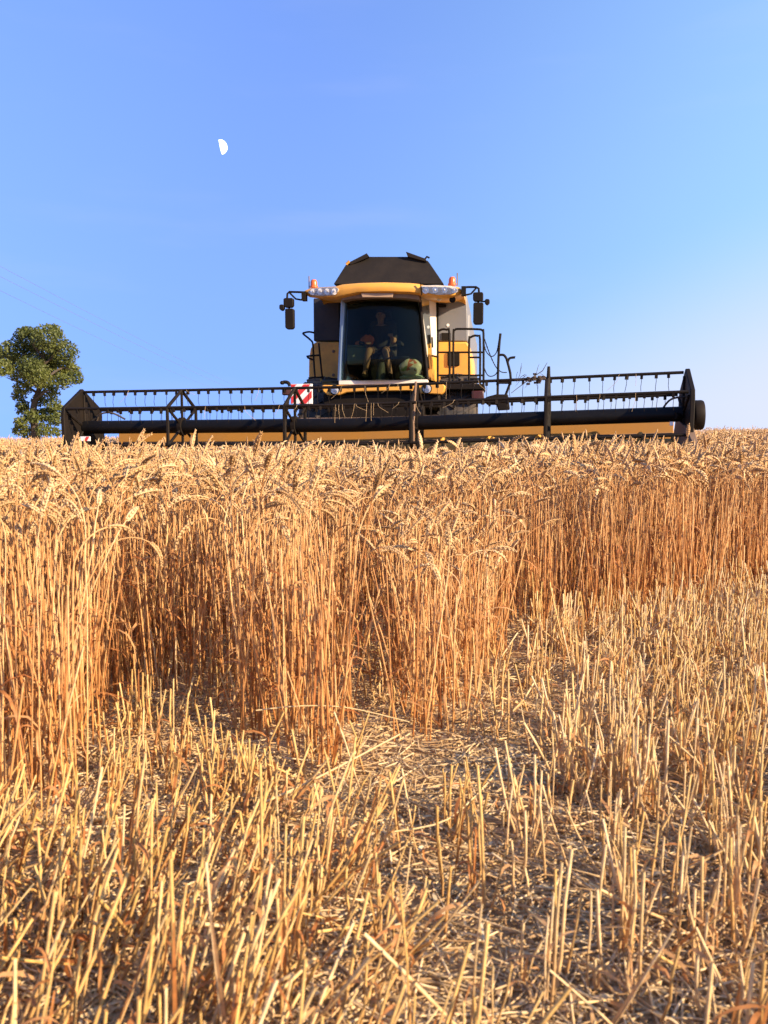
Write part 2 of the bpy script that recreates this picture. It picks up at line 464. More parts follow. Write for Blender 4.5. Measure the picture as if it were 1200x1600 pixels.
        m = MB().tube([LP(x,y,-.1) for x,y in arm], .018).tube([LP(x,y,-.1) for x,y in arm2], .015)
        a, b = LP(br[0],br[1]-7,-.1), LP(br[0]+3,br[1]+7,-.1)
        m.box((a.x-.02,-.16,b.z),(b.x+.02,-.02,a.z))
        mo = m.tube([LP(*lk[0],-.1), LP(*lk[1],-.1)], .013).build('mirror', BLK, root)
        for bb in (b1, b2, b3):
            a, b = LP(*bb[0],-.16), LP(*bb[1],-.16)
            hz = .03
            f0 = [(a.x,-.16,b.z+hz),(a.x,-.16,a.z-hz*.6),(a.x+hz*.6,-.16,a.z),(b.x-hz*.6,-.16,a.z),(b.x,-.16,a.z-hz*.6),(b.x,-.16,b.z+hz),(b.x-hz,-.16,b.z),(a.x+hz,-.16,b.z)]
            h = MB().loft([f0, [(x,y+.1,z) for x,y,z in f0]]).build('mirror_housing', BLK, mo, .012)
            g = [(x*1.0,y+.102,z) for x,y,z in f0]
            cx = sum(p[0] for p in g)/8; cz = sum(p[2] for p in g)/8
            g = [(cx+(x-cx)*.86, y, cz+(z-cz)*.9) for x,y,z in g]
        MB().tube([LP((b2[0][0]+b2[1][0])/2, b1[1][1]-2,-.11), LP((b2[0][0]+b2[1][0])/2, b2[0][1]+2,-.11)], .016).build('mirror_joint', BLK, mo)
    # --- cab: glass, pillars, floor, rear wall
    def glass_grid(tl, tr, bl, br_, nu, nv, bulge):
        vs, fs = [], []
        for j in range(nv+1):
            for i in range(nu+1):
                a = i/nu; b = j/nv
                p = (tl.lerp(tr, a)).lerp(bl.lerp(br_, a), b)
                vs.append((p.x, p.y - bulge*4*a*(1-a), p.z))
        for j in range(nv):
            for i in range(nu):
                k = j*(nu+1)+i; fs.append((k, k+1, k+nu+2, k+nu+1))
        return MB().add(vs, fs)
    TL, TR, BL, BR_ = LP(540,456,.05), LP(655,456,.05), LP(533,594.5,0), LP(668,592.5,0)
    g = glass_grid(TL, TR, BL, BR_, 12, 4, .20).build('windshield', GLASS, root, smooth=True, fix=False)
    sd = g.modifiers.new('thick', 'SOLIDIFY'); sd.thickness = .008
    RTL, RBL = LP(531.5,458,1.3), LP(529,597,1.3)
    RTR, RBR = LP(681,460,1.3), LP(684,597,1.3)
    MB().tube([TL+Vector((-.03,.04,0)), BL+Vector((-.02,.04,0))], .05, 12).build('front_pillar', PILL, root, smooth=True)
    MB().tube([TR, BR_], .026).build('front_pillar', BLK, root)
    for a, b, c, d in ((TL, RTL, BL, RBL),):
        o = glass_grid(a, b, c, d, 2, 4, 0).build('side_window', GLASS, root, fix=False)
        o.modifiers.new('thick', 'SOLIDIFY').thickness = .008
    # viewer-right door: pale frame with glass
    def lerp4(a, b): return (TR.lerp(RTR, a)).lerp(BR_.lerp(RBR, a), b)
    def panel(qs, name, mat, th=.03, par=root):
        n = (qs[1]-qs[0]).cross(qs[3]-qs[0]).normalized()*th
        return MB().loft([qs, [p+n for p in qs]]).build(name, mat, par, .006)
    dr = panel([lerp4(.55,.04), lerp4(1,.04), lerp4(1,.70), lerp4(.62,.70)], 'door', CREAM)
    panel([lerp4(.45,.72), lerp4(1,.72), lerp4(1,1), lerp4(.5,1)], 'door_lower_panel', YEL, .03, dr)
    gg = glass_grid(lerp4(.0,.0), lerp4(.55,.0), lerp4(.0,1), lerp4(.5,1), 2, 3, 0).build('door_glass', GLASS, dr, fix=False)
    MB().tube([lerp4(.5,.5)+Vector((.03,0,0)), lerp4(.5,.62)+Vector((.03,0,0))], .014).build('door_handle', BLK, dr)
    # cream strip that paints in the sun-lit edge of the right pillar
    a = [LP(651.5,466,.10), LP(657,466,.10), LP(668,545,.06), LP(668,558,.06)]
    MB().loft([a, [p+Vector((0,.03,0)) for p in a]]).build('lit_pillar_edge', CREAM, root, .003)
    MB().box((RBL.x,1.33,RBL.z-.02),(RBR.x,1.40,RTL.z+.02)).build('rear_wall', DARKIN, root, .01)
    fl = MB().box((BL.x+.02,.02,BL.z-.12),(BR_.x-.02,1.33,BL.z-.04)).build('cab_floor', DARKIN, root, .01)
    prism([(529,594.5),(668,593),(669,600),(529,601.5)], -.10, .16, 'cab_sill', CREAM, .01)
    # bumper with headlights
    bu = prism([(502,603),(506,601.5),(560,602.5),(640,602),(692,600),(696,603),(694,611),(689,616),(655,614.5),(640,610.5),(565,611.5),(542,613),(532,617),(512,617.5),(505,612)], -.16, .3, 'bumper', YEL, .015)
    for x, y in ((523,609.5),(667,607.5)):
        c = LP(x, y, -.165)
        h = MB().lathe(c, (0,-1,0), [(0,.085),(.012,.085),(.014,.07)], 20).build('headlight', BLK, bu, .003)
        MB().lathe(c+Vector((0,-.015,0)), (0,-1,0), [(0,.068),(-.004,.06),(-.006,.02),(.006,.015),(.008,.0)], 20).build('headlight_reflector', CHR, h, smooth=True)
        MB().lathe(c+Vector((0,-.025,0)), (0,-1,0), [(0,.07),(.012,.05),(.016,.0)], 20).build('headlight_lens', LENS, h, smooth=True)
    # underframe below the cab
    MB().box((-1.05,-.05,1.25),(.95,1.4,1.5)).box((-.75,-.80,.55),(.7,.9,1.30)).build('feeder_house', BLK, root, .03)
    prism([(505,620),(590,616),(690,618),(752,603),(757,626),(700,640),(505,640)], .35, .8, 'underframe', BLK, .02)
    # seat, wheel, console, dashboard
    p = LP(597,560,.85)
    st = MB().box((p.x-.25,.55,p.z-.02),(p.x+.25,1.05,p.z+.09)).build('driver_seat', SEATM, root, .04)
    MB().box((p.x-.24,1.0,p.z+.05),(p.x+.24,1.14,p.z+.68)).build('seat_backrest', SEATM, st, .05)
    MB().box((p.x-.14,1.02,p.z+.70),(p.x+.14,1.12,p.z+.88)).build('headrest', SEATM, st, .04)
    MB().box((p.x-.18,.6,p.z-.42),(p.x+.18,.98,p.z-.02)).build('seat_base', DARKIN, st, .02)
    for s in (-1, 1): MB().box((p.x+s*.33-.045,.55,p.z+.22),(p.x+s*.33+.045,1.0,p.z+.28)).build('armrest', SEATM, st, .02)
    c = LP(597,556,.42)
    sw = MB().tube([(c.x,.22,c.z-.5),(c.x,.30,c.z-.2),(c.x,.40,c.z)], [.09,.07,.04], 12).build('steering_column', paint('column_grey', (.05,.055,.05), .6), root, smooth=True)
    n = 28; rr = .19
    tilt = R(35)
    MB().tube([(c.x+rr*math.cos(2*math.pi*k/n), .40+rr*math.sin(2*math.pi*k/n)*math.cos(tilt), c.z+.02+rr*math.sin(2*math.pi*k/n)*math.sin(tilt)) for k in range(n+1)], .015, 8).tube([(c.x-rr,.4,c.z+.02),(c.x+rr,.4,c.z+.02)], .014).build('steering_wheel', BLK, sw, smooth=True)
    k = LP(632,560,.8)
    MB().box((k.x-.16,.55,k.z-.40),(k.x+.12,1.1,k.z+.02)).build('side_console', DARKIN, root, .03)
    # --- left ladder rail
    m = MB()
    V = .9
    for pts in ([(491,520),(483,518.5),(475,520),(474,522),(486,532),(489,540),(491,575),(494,603)], [(498,536),(500,557),(505,603)],
                [(500,555),(479,557),(490,562.5)], [(503,589.5),(482,591),(493,596)]):
        m.tube(smooth_path([LP(x,y,V) for x,y in pts], 3), .017)
    m.build('ladder_rail', BLK, root, smooth=True)
    # --- right platform with guard rails, chains, folding ladder
    V = .35
    pl = MB(); a, b = LP(690,601,.2), LP(757,607,.2)
    pl.box((a.x,.05,b.z-.02),(b.x,1.3,a.z))
    plo = pl.build('platform', BLK, root, .01)
    MB().box((LP(737,610,.15).x,.03,LP(740,624,.15).z),(LP(756,610,.15).x,.4,LP(740,611,.15).z)).build('side_marker_lamp', REDD, plo, .015)
    m = MB()
    for pts in ([(684,601),(684,522),(686,517),(692,514.5),(698,515.5),(702,520),(702.5,601)], [(708.5,606),(708.5,522),(711,516),(716,514),(748,514.5),(753,516.5),(755.5,522),(755.5,605)],
                [(733,603),(733,532),(736,527),(741,524.5),(746,525),(750,530),(750,603)]):
        m.tube(smooth_path([LP(x,y,V) for x,y in pts], 3), .019)
    for pts in ([(684,550.5),(755,550.5)], [(684,586.5),(755,586.5)], [(733,558.5),(750,558.5)], [(733,592),(750,592)]):
        m.tube([LP(x,y,V) for x,y in pts], .016)
    m.build('guard_rail', BLK, plo, smooth=True)
    for pts in ([(755.5,530),(759,548),(768,557),(776,550),(779.5,532)], [(755.5,572),(761,585),(768,588),(776,583),(779,570)], [(755.5,525),(764,550),(774,572),(783,581),(792,582)]):
        m = MB(); path = smooth_path([LP(x,y,V) for x,y in pts], 5)
        for i in range(len(path)-1):
            m.tube([path[i].lerp(path[i+1],-.1), path[i].lerp(path[i+1],.5), path[i].lerp(path[i+1],1.1)], [.006,.011,.006], 6)
        m.build('chain', BLK, plo)
    m = MB()
    for pts in ([(777.5,617),(778.5,570),(780,540),(782,521)], [(779,555),(786,554.5),(790,558),(793,566),(798,592),(790,617)], [(793,566),(796,560),(803,558.5),(805,558.5)], [(778,598),(797,598)]):
        m.tube(smooth_path([LP(x,y,V) for x,y in pts], 3), .021)
    lad = m.build('folding_ladder', BLK, root, smooth=True)
    prism([(757,622),(762,619.5),(775,616),(794,616),(797,640),(778,641),(776,632),(760,632)], .3, .35, 'ladder_bracket', BLK, .02, parent=lad)
    # --- red and white marker board, viewer-left of the cab
    a, b = LP(454,600,-.3), LP(488,631,-.3)
    X0, X1, Z0, Z1 = a.x, b.x, b.z, a.z
    bd = MB().box((X0,-.30,Z0),(X1,-.26,Z1)).build('marker_board', WHT, root, .005)
    m = MB(); wst = (X1-X0)/1.55
    def clip_poly(poly):
        for ax, lim, sg in ((0,X0+.006,1),(0,X1-.006,-1),(1,Z0+.006,1),(1,Z1-.006,-1)):
            out = []
            for i in range(len(poly)):
                p, q = poly[i], poly[(i+1)%len(poly)]
                ip, iq = sg*(p[ax]-lim) >= 0, sg*(q[ax]-lim) >= 0
                if ip: out.append(p)
                if ip != iq:
                    t = (lim-p[ax])/(q[ax]-p[ax]); out.append((p[0]+(q[0]-p[0])*t, p[1]+(q[1]-p[1])*t))
            poly = out
            if not poly: return []
        return poly
    hh = Z1-Z0
    for k in range(-2, 4):
        x = X0 + k*wst*1.0 - .1
        q = clip_poly([(x,Z0),(x+wst*.5,Z0),(x+wst*.5+hh,Z1),(x+hh,Z1)])
        if len(q) > 2:
            m.loft([[(p[0],-.302,p[1]) for p in q], [(p[0],-.298,p[1]) for p in q]])
    m.build('stripe', RED, bd)
    c = LP(449,611,-.3)
    m = MB(); m.box((c.x-.09,-.33,c.z-.07),(c.x+.09,-.2,c.z+.05)); lamp = m.build('marker_lamp', REDD, bd, .02)
    m = MB().tube(smooth_path([LP(453,603,-.28),LP(450,598,-.28),LP(444,597,-.28),LP(441,599,-.28)],4), .03).blob(LP(441,598,-.28), (.04,.04,.035)).build('lamp_arm', BLK, lamp, smooth=True)
    # --- wheels
    def wheel(u, v, r, wd, name):
        t = .0
        wz = r - .02 + .012*u
        ring = [(-wd/2,r*.62),(-wd/2,r*.86),(-wd/2*.86,r*.95),(-wd*.25,r*.985),(wd*.25,r*.985),(wd/2*.86,r*.95),(wd/2,r*.86),(wd/2,r*.62)]
        hub = MB().lathe((u,v,wz), (1,0,0), [(-wd*.3,.0),(-wd*.3,r*.2),(-wd*.2,r*.5),(-wd*.42,r*.63),(wd*.42,r*.63),(wd*.2,r*.5),(wd*.3,r*.2),(wd*.3,.0)], 28)
        wo_ = hub.build(name, YELD, root, smooth=True)
        m = MB().lathe((u,v,wz), (1,0,0), ring, 40)
        nl = 22
        for k in range(nl):
            for s in (-1, 1):
                an = 2*math.pi*(k+(.25 if s>0 else -.25))/nl
                a0 = Vector((u+s*wd*.03, v+math.sin(an)*r*1.0, wz+math.cos(an)*r*1.0))
                an2 = an + .22
                a1 = Vector((u+s*wd*.47, v+math.sin(an2)*r*.95, wz+math.cos(an2)*r*.95))
                m.bar(a0, a1, .05, .06, up=(0,math.sin(an),math.cos(an)))
        m.build('tyre', RUB, wo_)
    wheel(-1.22, 1.0, .93, .66, 'front_wheel'); wheel(1.22, 1.0, .93, .66, 'front_wheel')
    wheel(-1.2, 5.6, .6, .45, 'rear_wheel'); wheel(1.2, 5.6, .6, .45, 'rear_wheel')
build_body()

# ------------------------------------------------------------------ header with reel
HC = Vector((-.41, 11.74, 0)); HY = R(12.3)
HU = Vector((math.cos(HY), -math.sin(HY), 0)); HV = Vector((math.sin(HY), math.cos(HY), 0))
def hp(s, r, z): return loc(HC + HU*s + HV*r + Vector((0,0,z + .0195*s - .055*max(0,1-abs(s)/4.6))))
AX = 1.01
def build_header():
    RAD = .55
    def prof(name, pts, s0, s1, mat, par=root, bevel=.008):
        return MB().loft([[hp(q,r,z) for r,z in pts] for q in ((s0,0,s1) if s0*s1 < 0 else (s0,s1))]).build(name, mat, par, bevel)
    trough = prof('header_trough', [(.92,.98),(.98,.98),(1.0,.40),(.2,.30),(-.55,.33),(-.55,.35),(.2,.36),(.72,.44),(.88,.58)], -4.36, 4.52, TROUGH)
    prof('trough_rib', [(.855,.76),(.905,.76),(.905,.735),(.855,.735)], -4.5, 4.5, DUSTY, trough, .004)
    prof('header_frame', [(.9,1.02),(1.1,1.02),(1.1,.98),(.9,.98)], -4.36, 4.52, BLK, root)
    prof('centre_plate', [(.84,1.10),(1.0,1.14),(1.02,.96),(.90,.96)], -1.35, 1.15, DUSTY, root, .02)
    prof('cutter_bar', [(-.62,.36),(-.5,.38),(-.5,.33),(-.62,.33)], -4.36, 4.52, BLK, trough)
    # auger low in the trough
    m = MB().tube([hp(-4.3,.42,.55), hp(4.45,.42,.55)], .13, 16)
    n = 260
    for k in range(n):
        if 95 < k < 165: continue
        s0 = -4.4+8.8*k/n; s1 = -4.4+8.8*(k+1)/n
        d = 1 if k < n/2 else -1
        a0, a1 = d*s0*9.0, d*s1*9.0
        q = lambda s,a,r: hp(s,.42+r*math.cos(a),.55+r*math.sin(a))
        m.add([q(s0,a0,.12),q(s1,a1,.12),q(s1,a1,.24),q(s0,a0,.24)], [(0,1,2,3)])
    m.build('auger', YELD, root, smooth=True, fix=False)
    # reel: tube, bats with tines, supports, end shields
    reel = MB().tube([hp(-4.4,0,AX), hp(0,0,AX), hp(4.5,0,AX)], .102, 24).build('reel_tube', BLKG, root, smooth=True)
    TN = MB()
    TN.box((-.017,-.02,-.045),(.017,.02,.012))
    TN.tube([(0,0,-.03),(.002,-.012,-.09),(-.002,-.010,-.15),(.004,.012,-.21)], .0038, 5)
    tine_mesh = None
    ang0 = R(90)
    rd = random.Random(3)
    for k in range(6):
        an = ang0 + R(60)*k
        cr, cz = -RAD*math.cos(an), AX + RAD*math.sin(an)
        m = MB().tube([hp(-4.4,cr,cz), hp(0,cr,cz), hp(4.5,cr,cz)], .021, 8)
        bat = m.build('reel_bat', BLK, root)
        stuff = MB() if k in (2,3,4,1) else None
        ss = np.linspace(-4.22, 4.32, 50)
        for s in ss:
            s = s + rd.uniform(-.02,.02)
            p = hp(s, cr, cz-.02)
            if k in (0, 5):
                if tine_mesh is None:
                    o = TN.build('tine', BLK, bat); tine_mesh = o.data
                else:
                    o = bpy.data.objects.new('tine', tine_mesh); col.objects.link(o); o.parent = bat
                o.location = p; o.rotation_euler = (rd.uniform(-.12,.12), rd.uniform(-.06,.06), rd.uniform(-.4,.4))
            else:
                stuff.add([Vector(q)+p for q in TN.v], TN.f)
        if stuff:
            stuff.build('tine', BLK, bat)['kind'] = 'stuff'
    for s in (-2.74, -.93, .9, 2.72):
        m = MB(); pts = []
        for k in range(6):
            an = R(90)+R(60)*k
            pts.append(hp(s, -RAD*math.cos(an), AX+RAD*math.sin(an)))
        c = hp(s, 0, AX)
        for k in range(6):
            m.bar(pts[k], pts[(k+1)%6], .016, .07) if False else m.tube([pts[k], pts[(k+1)%6]], .026, 6)
            m.tube([c, pts[k]], .022, 6)
        m.lathe(hp(s-.03,0,AX), hp(1,0,AX)-hp(0,0,AX), [(0,.14),(.06,.14)], 18)
        m.build('reel_support', BLK, root)
    # post and wheel-arm rising at the support viewer-right of the cab
    m = MB().tube([hp(2.74,-.12,.62), hp(2.74,-.08,1.2), hp(2.74,0,1.72)], [.05,.045,.02], 8).build('support_post', BLK, root)
    m = MB().tube([hp(.92,-.35,.5), hp(.92,-.4,1.0), hp(.92,-.2,1.58)], [.020,.020,.016], 8).build('support_post', DUSTY, root)
    m = MB().tube([hp(-.95,-.35,.5), hp(-.95,-.4,1.0), hp(-.95,-.2,1.45)], [.022,.022,.016], 8).build('support_post', BLK, root)
    for s, d in ((-4.44,-1),(4.55,1)):
        hexp = [(0,.60),(-.50,.30),(-.53,.18),(-.50,-.72),(.46,-.72),(.52,.18),(.50,.30)]
        m = MB().loft([[hp(s-.03,r,AX+z) for r,z in hexp], [hp(s+.03,r,AX+z) for r,z in hexp]])
        sh = m.build('end_shield', BLK, root, .01)
        # pressed ribs on the faces
        for sd in (-1,):
            for r0,z0,r1,z1 in ((0,.5,0,.0),(-.45,.22,0,0),(.42,.22,0,0),(-.4,-.4,0,0),(.4,-.4,0,0)):
                MB().tube([hp(s+(.035 if d<0 else -.035),r0,AX+z0), hp(s+(.035 if d<0 else -.035),r1,AX+z1)], .022, 6).build('shield_rib', BLK, sh)
        # divider nose running forward
        m = MB()
        st = [(.5,.25,.95,.30),(-.3,.22,.85,.28),(-.9,.12,.62,.28),(-1.5,.03,.38,.30)]
        m.loft([[hp(s-wd/2,r,zb),hp(s+wd/2,r,zb),hp(s+wd/2*.5,r,zt),hp(s-wd/2*.5,r,zt)] for r,wd,zt,zb in st])
        m.build('crop_divider', BLK if d < 0 else DUSTY, root, .02)
    # belt pulley cover outside the viewer-right end
    ax = (hp(1,0,AX)-hp(0,0,AX)).normalized()
    pu = MB().lathe(hp(4.64,.06,AX-.02), ax, [(0,.185),(.02,.2),(.11,.2),(.14,.185),(.145,.1),(.12,.09),(.12,.0)], 30).build('belt_pulley', BLK, root, .008)
    MB().lathe(hp(4.75,.06,AX-.02), ax, [(0,.05),(.05,.05)], 16).build('pulley_hub', DUSTY, pu, .004)
    MB().tube([hp(4.4,-.1,AX-.02), hp(4.66,.06,AX-.02)], .05).build('reel_axle', BLK, root)
    for s in (-4.2, 4.25):
        MB().tube(smooth_path([hp(s,0,AX+.08),hp(s+.1,-.05,AX+.20),hp(s+.3,-.05,AX+.22),hp(s+.42 if s>0 else s+.5,0,AX+.12)],5), .014).build('hydraulic_hose', RUB, root, smooth=True)
    # small reflective end boards
    a = hp(-4.12,-.45,.80)
    rb = MB().box(a+Vector((-.08,0,0)), a+Vector((.08,.02,.07))).build('end_marker', WHT, root, .004)
    MB().add([a+Vector((-.02,-.003,.003)),a+Vector((.03,-.003,.003)),a+Vector((.07,-.003,.067)),a+Vector((.02,-.003,.067))],[(0,1,2,3)]).build('stripe', RED, rb)
    a = hp(4.32,-.4,.86)
    MB().box(a+Vector((-.02,0,0)), a+Vector((.02,.02,.05))).build('end_marker', WHT, root, .004)
build_header()

# things on the machine that are not part of it
def caught_weed():
    m = MB()
    b = hp(2.66,-.10,1.58)
    m.tube([b+Vector((-.42,0,-.22)), b+Vector((-.2,0,-.05)), b+Vector((.0,0,.08)), b+Vector((.06,0,.19))], [.004,.006,.006,.003], 5)
    rd = random.Random(5)
    for k in range(16):
        p = b + Vector((rd.uniform(-.35,.08), rd.uniform(-.03,.03), rd.uniform(-.1,.08)))
        q = p + Vector((rd.uniform(-.16,.05), rd.uniform(-.05,.05), rd.uniform(-.16,.16)))
        m.tube([p, p.lerp(q,.5)+Vector((0,0,.02)), q], [.0035,.003,.0015], 4)
    for k in range(14):
        p = b + Vector((rd.uniform(-.2,.02), rd.uniform(-.03,.03), rd.uniform(-.1,.06)))
        m.blob(p, (.03,.015,.02), 6, 4, .3, k)
    o = m.build('dry_weed', paint('dry_weed', (.06,.04,.028), .9), None, fix=True)
    me = o.data
    mat = Matrix.Translation(ROOT) @ Matrix.Rotation(-YAW, 4, 'Z')
    me.transform(mat)
    tag(o, 'dry branching weed caught on the reel right of the cab', 'weed')
caught_weed()

def caught_straws():
    rd = random.Random(21); m = MB()
    for k in range(40):
        s = rd.choice([rd.uniform(-4.2,4.2), rd.gauss(.2,.7)])
        an = R(rd.choice([90,30,30,-30]))
        b = hp(s, -.55*math.cos(an), AX+.55*math.sin(an)) + Vector((0,-.015,.012))
        l = rd.uniform(.08,.26); dx = rd.uniform(-.08,.08)
        m.tube(smooth_path([b+Vector((-dx*1.5,.03,-l*rd.uniform(.1,.4))), b, b+Vector((dx*.4,-.03,-l*.4)), b+Vector((dx*2.2,-.025,-l))],3), .0020, 5)
    o = m.build('caught_straw', paint('caught_straw', (.46,.31,.15), .6, dirt=.4), None)
    o.data.transform(Matrix.Translation(ROOT) @ Matrix.Rotation(-YAW, 4, 'Z'))
    tag(o, 'loose straws hanging over the bars of the harvester reel', 'straw', kind='stuff')
caught_straws()

def world_of(p): return ROOT + UX*p.x + VX*p.y + Vector((0,0,p.z))
def lift(o): o.data.transform(Matrix.Translation(ROOT) @ Matrix.Rotation(-YAW, 4, 'Z'))

# driver ------------------------------------------------------------
SKIN = paint('skin', (.36,.19,.115), .55, dirt=.1)
SHIRT = paint('dark_shirt', (.014,.014,.017), .85, dirt=.1)
SHORTS = paint('dark_shorts', (.028,.03,.036), .85, dirt=.2)
HAIR = paint('dark_hair', (.02,.014,.01), .7, dirt=.1)
def skinned(name, pts, edges, radii, mat, parent=None, rootv=0, sub=2):
    me = bpy.data.meshes.new(name); me.from_pydata([tuple(p) for p in pts], edges, [])
    o = bpy.data.objects.new(name, me); col.objects.link(o)
    if parent: o.parent = parent
    md = o.modifiers.new('skin', 'SKIN'); md.use_smooth_shade = True
    for i, v in enumerate(me.skin_vertices[0].data):
        r = radii[i]; v.radius = r if isinstance(r, tuple) else (r, r); v.use_root = (i == rootv)
    s = o.modifiers.new('sub', 'SUBSURF'); s.levels = sub; s.render_levels = sub
    me.materials.append(mat)
    return o
def driver():
    pe = LP(597,553,.88)                    # pelvis
    base = world_of(Vector((pe.x, pe.y, pe.z-.5)))
    r = empty('person', base, -YAW)
    tag(r, 'driver in a dark shirt and shorts sitting behind the tinted windscreen', 'person')
    P = lambda x, y, z: (x, y, z + .5)      # about the pelvis
    pts = [P(0,0,0), P(0,-.01,.14), P(-.005,.0,.30), P(-.01,-.01,.44), P(-.012,-.02,.52), P(-.016,-.04,.575), P(-.018,-.055,.64), P(-.018,-.05,.70), P(-.018,-.045,.745)]
    rad = [(.15,.11),(.135,.10),(.15,.105),(.14,.09),(.06,.06),(.056,.058),(.075,.088),(.076,.09),(.05,.06)]
    ed = [(i,i+1) for i in range(8)]
    def chain(start, ps, rs):
        k = start
        for p, q in zip(ps, rs):
            pts.append(P(*p)); rad.append(q); ed.append((k, len(pts)-1)); k = len(pts)-1
        return k
    # arms: viewer-left hand on the wheel, viewer-right forearm raised to the lever
    hl = chain(3, [(-.20,-.01,.42),(-.25,-.10,.18),(-.23,-.20,.12),(-.19,-.34,.14),(-.175,-.42,.15)], [.058,.047,.043,.03,.033])
    hr = chain(3, [(.19,-.01,.42),(.24,-.12,.18),(.235,-.2,.17),(.22,-.33,.25),(.215,-.40,.29)], [.058,.047,.043,.03,.033])
    # legs
    for s, kx in ((-1,-.16),(1,.13)):
        chain(0, [(s*.10,-.06,-.01),(s*.12,-.28,.02),(kx,-.50,.02),(kx+s*.03,-.50,-.14),(kx+s*.07,-.46,-.33),(kx+s*.08,-.47,-.38),(kx+s*.09,-.58,-.41)], [.095,.085,.068,.06,.045,.045,.04])
    # fingers
    for h, c in ((hl,(-.175,-.42,.15)),(hr,(.215,-.40,.29))):
        for f in range(4):
            x = c[0]+(-.03+.02*f); ln = (.06,.072,.068,.054)[f]
            chain(h, [(x,c[1]-.035,c[2]+.01),(x,c[1]-.035-ln*.6,c[2]-.008),(x,c[1]-.03-ln*.6,c[2]-.035)], [.0105,.009,.0075])
        sgn = 1 if c[0] < 0 else -1
        chain(h, [(c[0]+sgn*.04,c[1]-.01,c[2]),(c[0]+sgn*.05,c[1]-.045,c[2]-.012)], [.012,.009])
    b = skinned('body', pts, ed, rad, SKIN, r)
    # face: nose, ears, eyes, mouth
    m = MB().blob(P(-.018,-.145,.66), (.013,.02,.022)).blob(P(-.094,-.05,.66), (.012,.022,.032)).blob(P(.058,-.05,.66), (.012,.022,.032))
    m.build('nose_and_ears', SKIN, b, smooth=True)
    MB().blob(P(-.046,-.128,.685), (.013,.008,.008)).blob(P(.010,-.128,.685), (.013,.008,.008)).build('eyes', HAIR, b, smooth=True)
    MB().blob(P(-.018,-.128,.615), (.024,.008,.006)).build('mouth', paint('lips',(.3,.11,.09),.5), b, smooth=True)
    # hair cap
    m = MB(); rings = []
    for i in range(1, 7):
        th = math.pi*.52*i/6
        rings.append([P(-.018+.088*math.sin(th)*math.cos(2*math.pi*k/18), -.04+.10*math.sin(th)*math.sin(2*math.pi*k/18)+(.02 if i>4 else 0), .705+.095*math.cos(th)) for k in range(18)])
    m.loft(rings); m.build('hair', HAIR, r, smooth=True)
    skinned('shirt', [P(0,0,.02),P(0,-.01,.14),P(-.005,0,.30),P(-.01,-.01,.44),P(-.012,-.02,.50),P(-.20,-.01,.425),P(-.245,-.09,.24),P(.19,-.01,.425),P(.235,-.1,.24)],
            [(0,1),(1,2),(2,3),(3,4),(3,5),(5,6),(3,7),(7,8)], [(.165,.125),(.155,.118),(.17,.125),(.155,.105),(.075,.075),.075,.066,.075,.066], SHIRT, r)
    skinned('shorts', [P(0,0,.0),P(-.10,-.06,-.005),P(-.125,-.28,.02),P(-.148,-.42,.022),P(.10,-.06,-.005),P(.12,-.28,.02),P(.127,-.42,.022)],
            [(0,1),(1,2),(2,3),(0,4),(4,5),(5,6)], [(.165,.125),.112,.10,.092,.112,.10,.092], SHORTS, r)
    for s, kx in ((-1,-.16),(1,.13)):
        MB().blob(P(kx+s*.088,-.54,-.43), (.05,.13,.05), 12, 8).build('shoe', BLK, r, smooth=True)
driver()

# bag, orange jacket, grey box in the cab
def cab_items():
    p = LP(642,577,.04)
    m = MB().blob(p+Vector((0,0,.02)), (.19,.085,.15), 26, 14, .10, 3)
    mt, t, b = nodes_of('printed_bag')
    vo = t.nodes.new('ShaderNodeTexVoronoi'); vo.inputs['Scale'].default_value = 15
    tcn = t.nodes.new('ShaderNodeTexCoord'); t.links.new(tcn.outputs['Object'], vo.inputs['Vector'])
    cr = t.nodes.new('ShaderNodeValToRGB'); cr.color_ramp.interpolation = 'CONSTANT'
    e = cr.color_ramp.elements; e[0].position = 0; e[0].color = (.92,.86,.72,1); e[1].position = .46; e[1].color = (.25,.42,.12,1)
    for ps, c in ((.60,(.92,.88,.80,1)),(.72,(.70,.20,.12,1)),(.86,(.75,.66,.5,1))):
        k = e.new(ps); k.color = c
    sp = t.nodes.new('ShaderNodeSeparateColor'); t.links.new(vo.outputs['Color'], sp.inputs['Color'])
    t.links.new(sp.outputs['Red'], cr.inputs['Fac']); t.links.new(cr.outputs['Color'], b.inputs['Base Color']); b.inputs['Roughness'].default_value = .35
    o = m.build('carrier_bag', mt, None, smooth=True); lift(o)
    tag(o, 'crumpled white and green printed bag behind the lower right of the windscreen', 'bag')
    q = LP(644,590,.05)
    m = MB().blob(q, (.21,.09,.05), 26, 10, .08, 8)
    o = m.build('folded_cloth', paint('pale_green_cloth', (.66,.80,.66), .7, dirt=.1), None, smooth=True); lift(o)
    tag(o, 'pale green folded cloth under the printed bag in the cab', 'cloth')
    q = LP(559,555,.75)
    m = MB().box(q+Vector((-.17,-.12,-.17)), q+Vector((.17,.12,.13))); m.box(q+Vector((-.18,-.13,.132)), q+Vector((.18,.13,.17)))
    o = m.build('cooler_box', paint('grey_green_plastic', (.20,.25,.20), .6), None, .03); lift(o)
    tag(o, 'grey green cooler box beside the driver in the cab', 'box')
    q = LP(574,533,.75)
    q2 = LP(563,537,.75)
    m = MB().blob(q, (.12,.09,.11), 20, 10, .18, 2).blob(q2+Vector((0,0,-.02)), (.10,.08,.07), 16, 8, .2, 4)
    o = m.build('orange_jacket', paint('orange_cloth', (.75,.17,.04), .8, bump=.3), None, smooth=True); lift(o)
    tag(o, 'crumpled orange jacket lying on the box beside the driver', 'jacket')
cab_items()

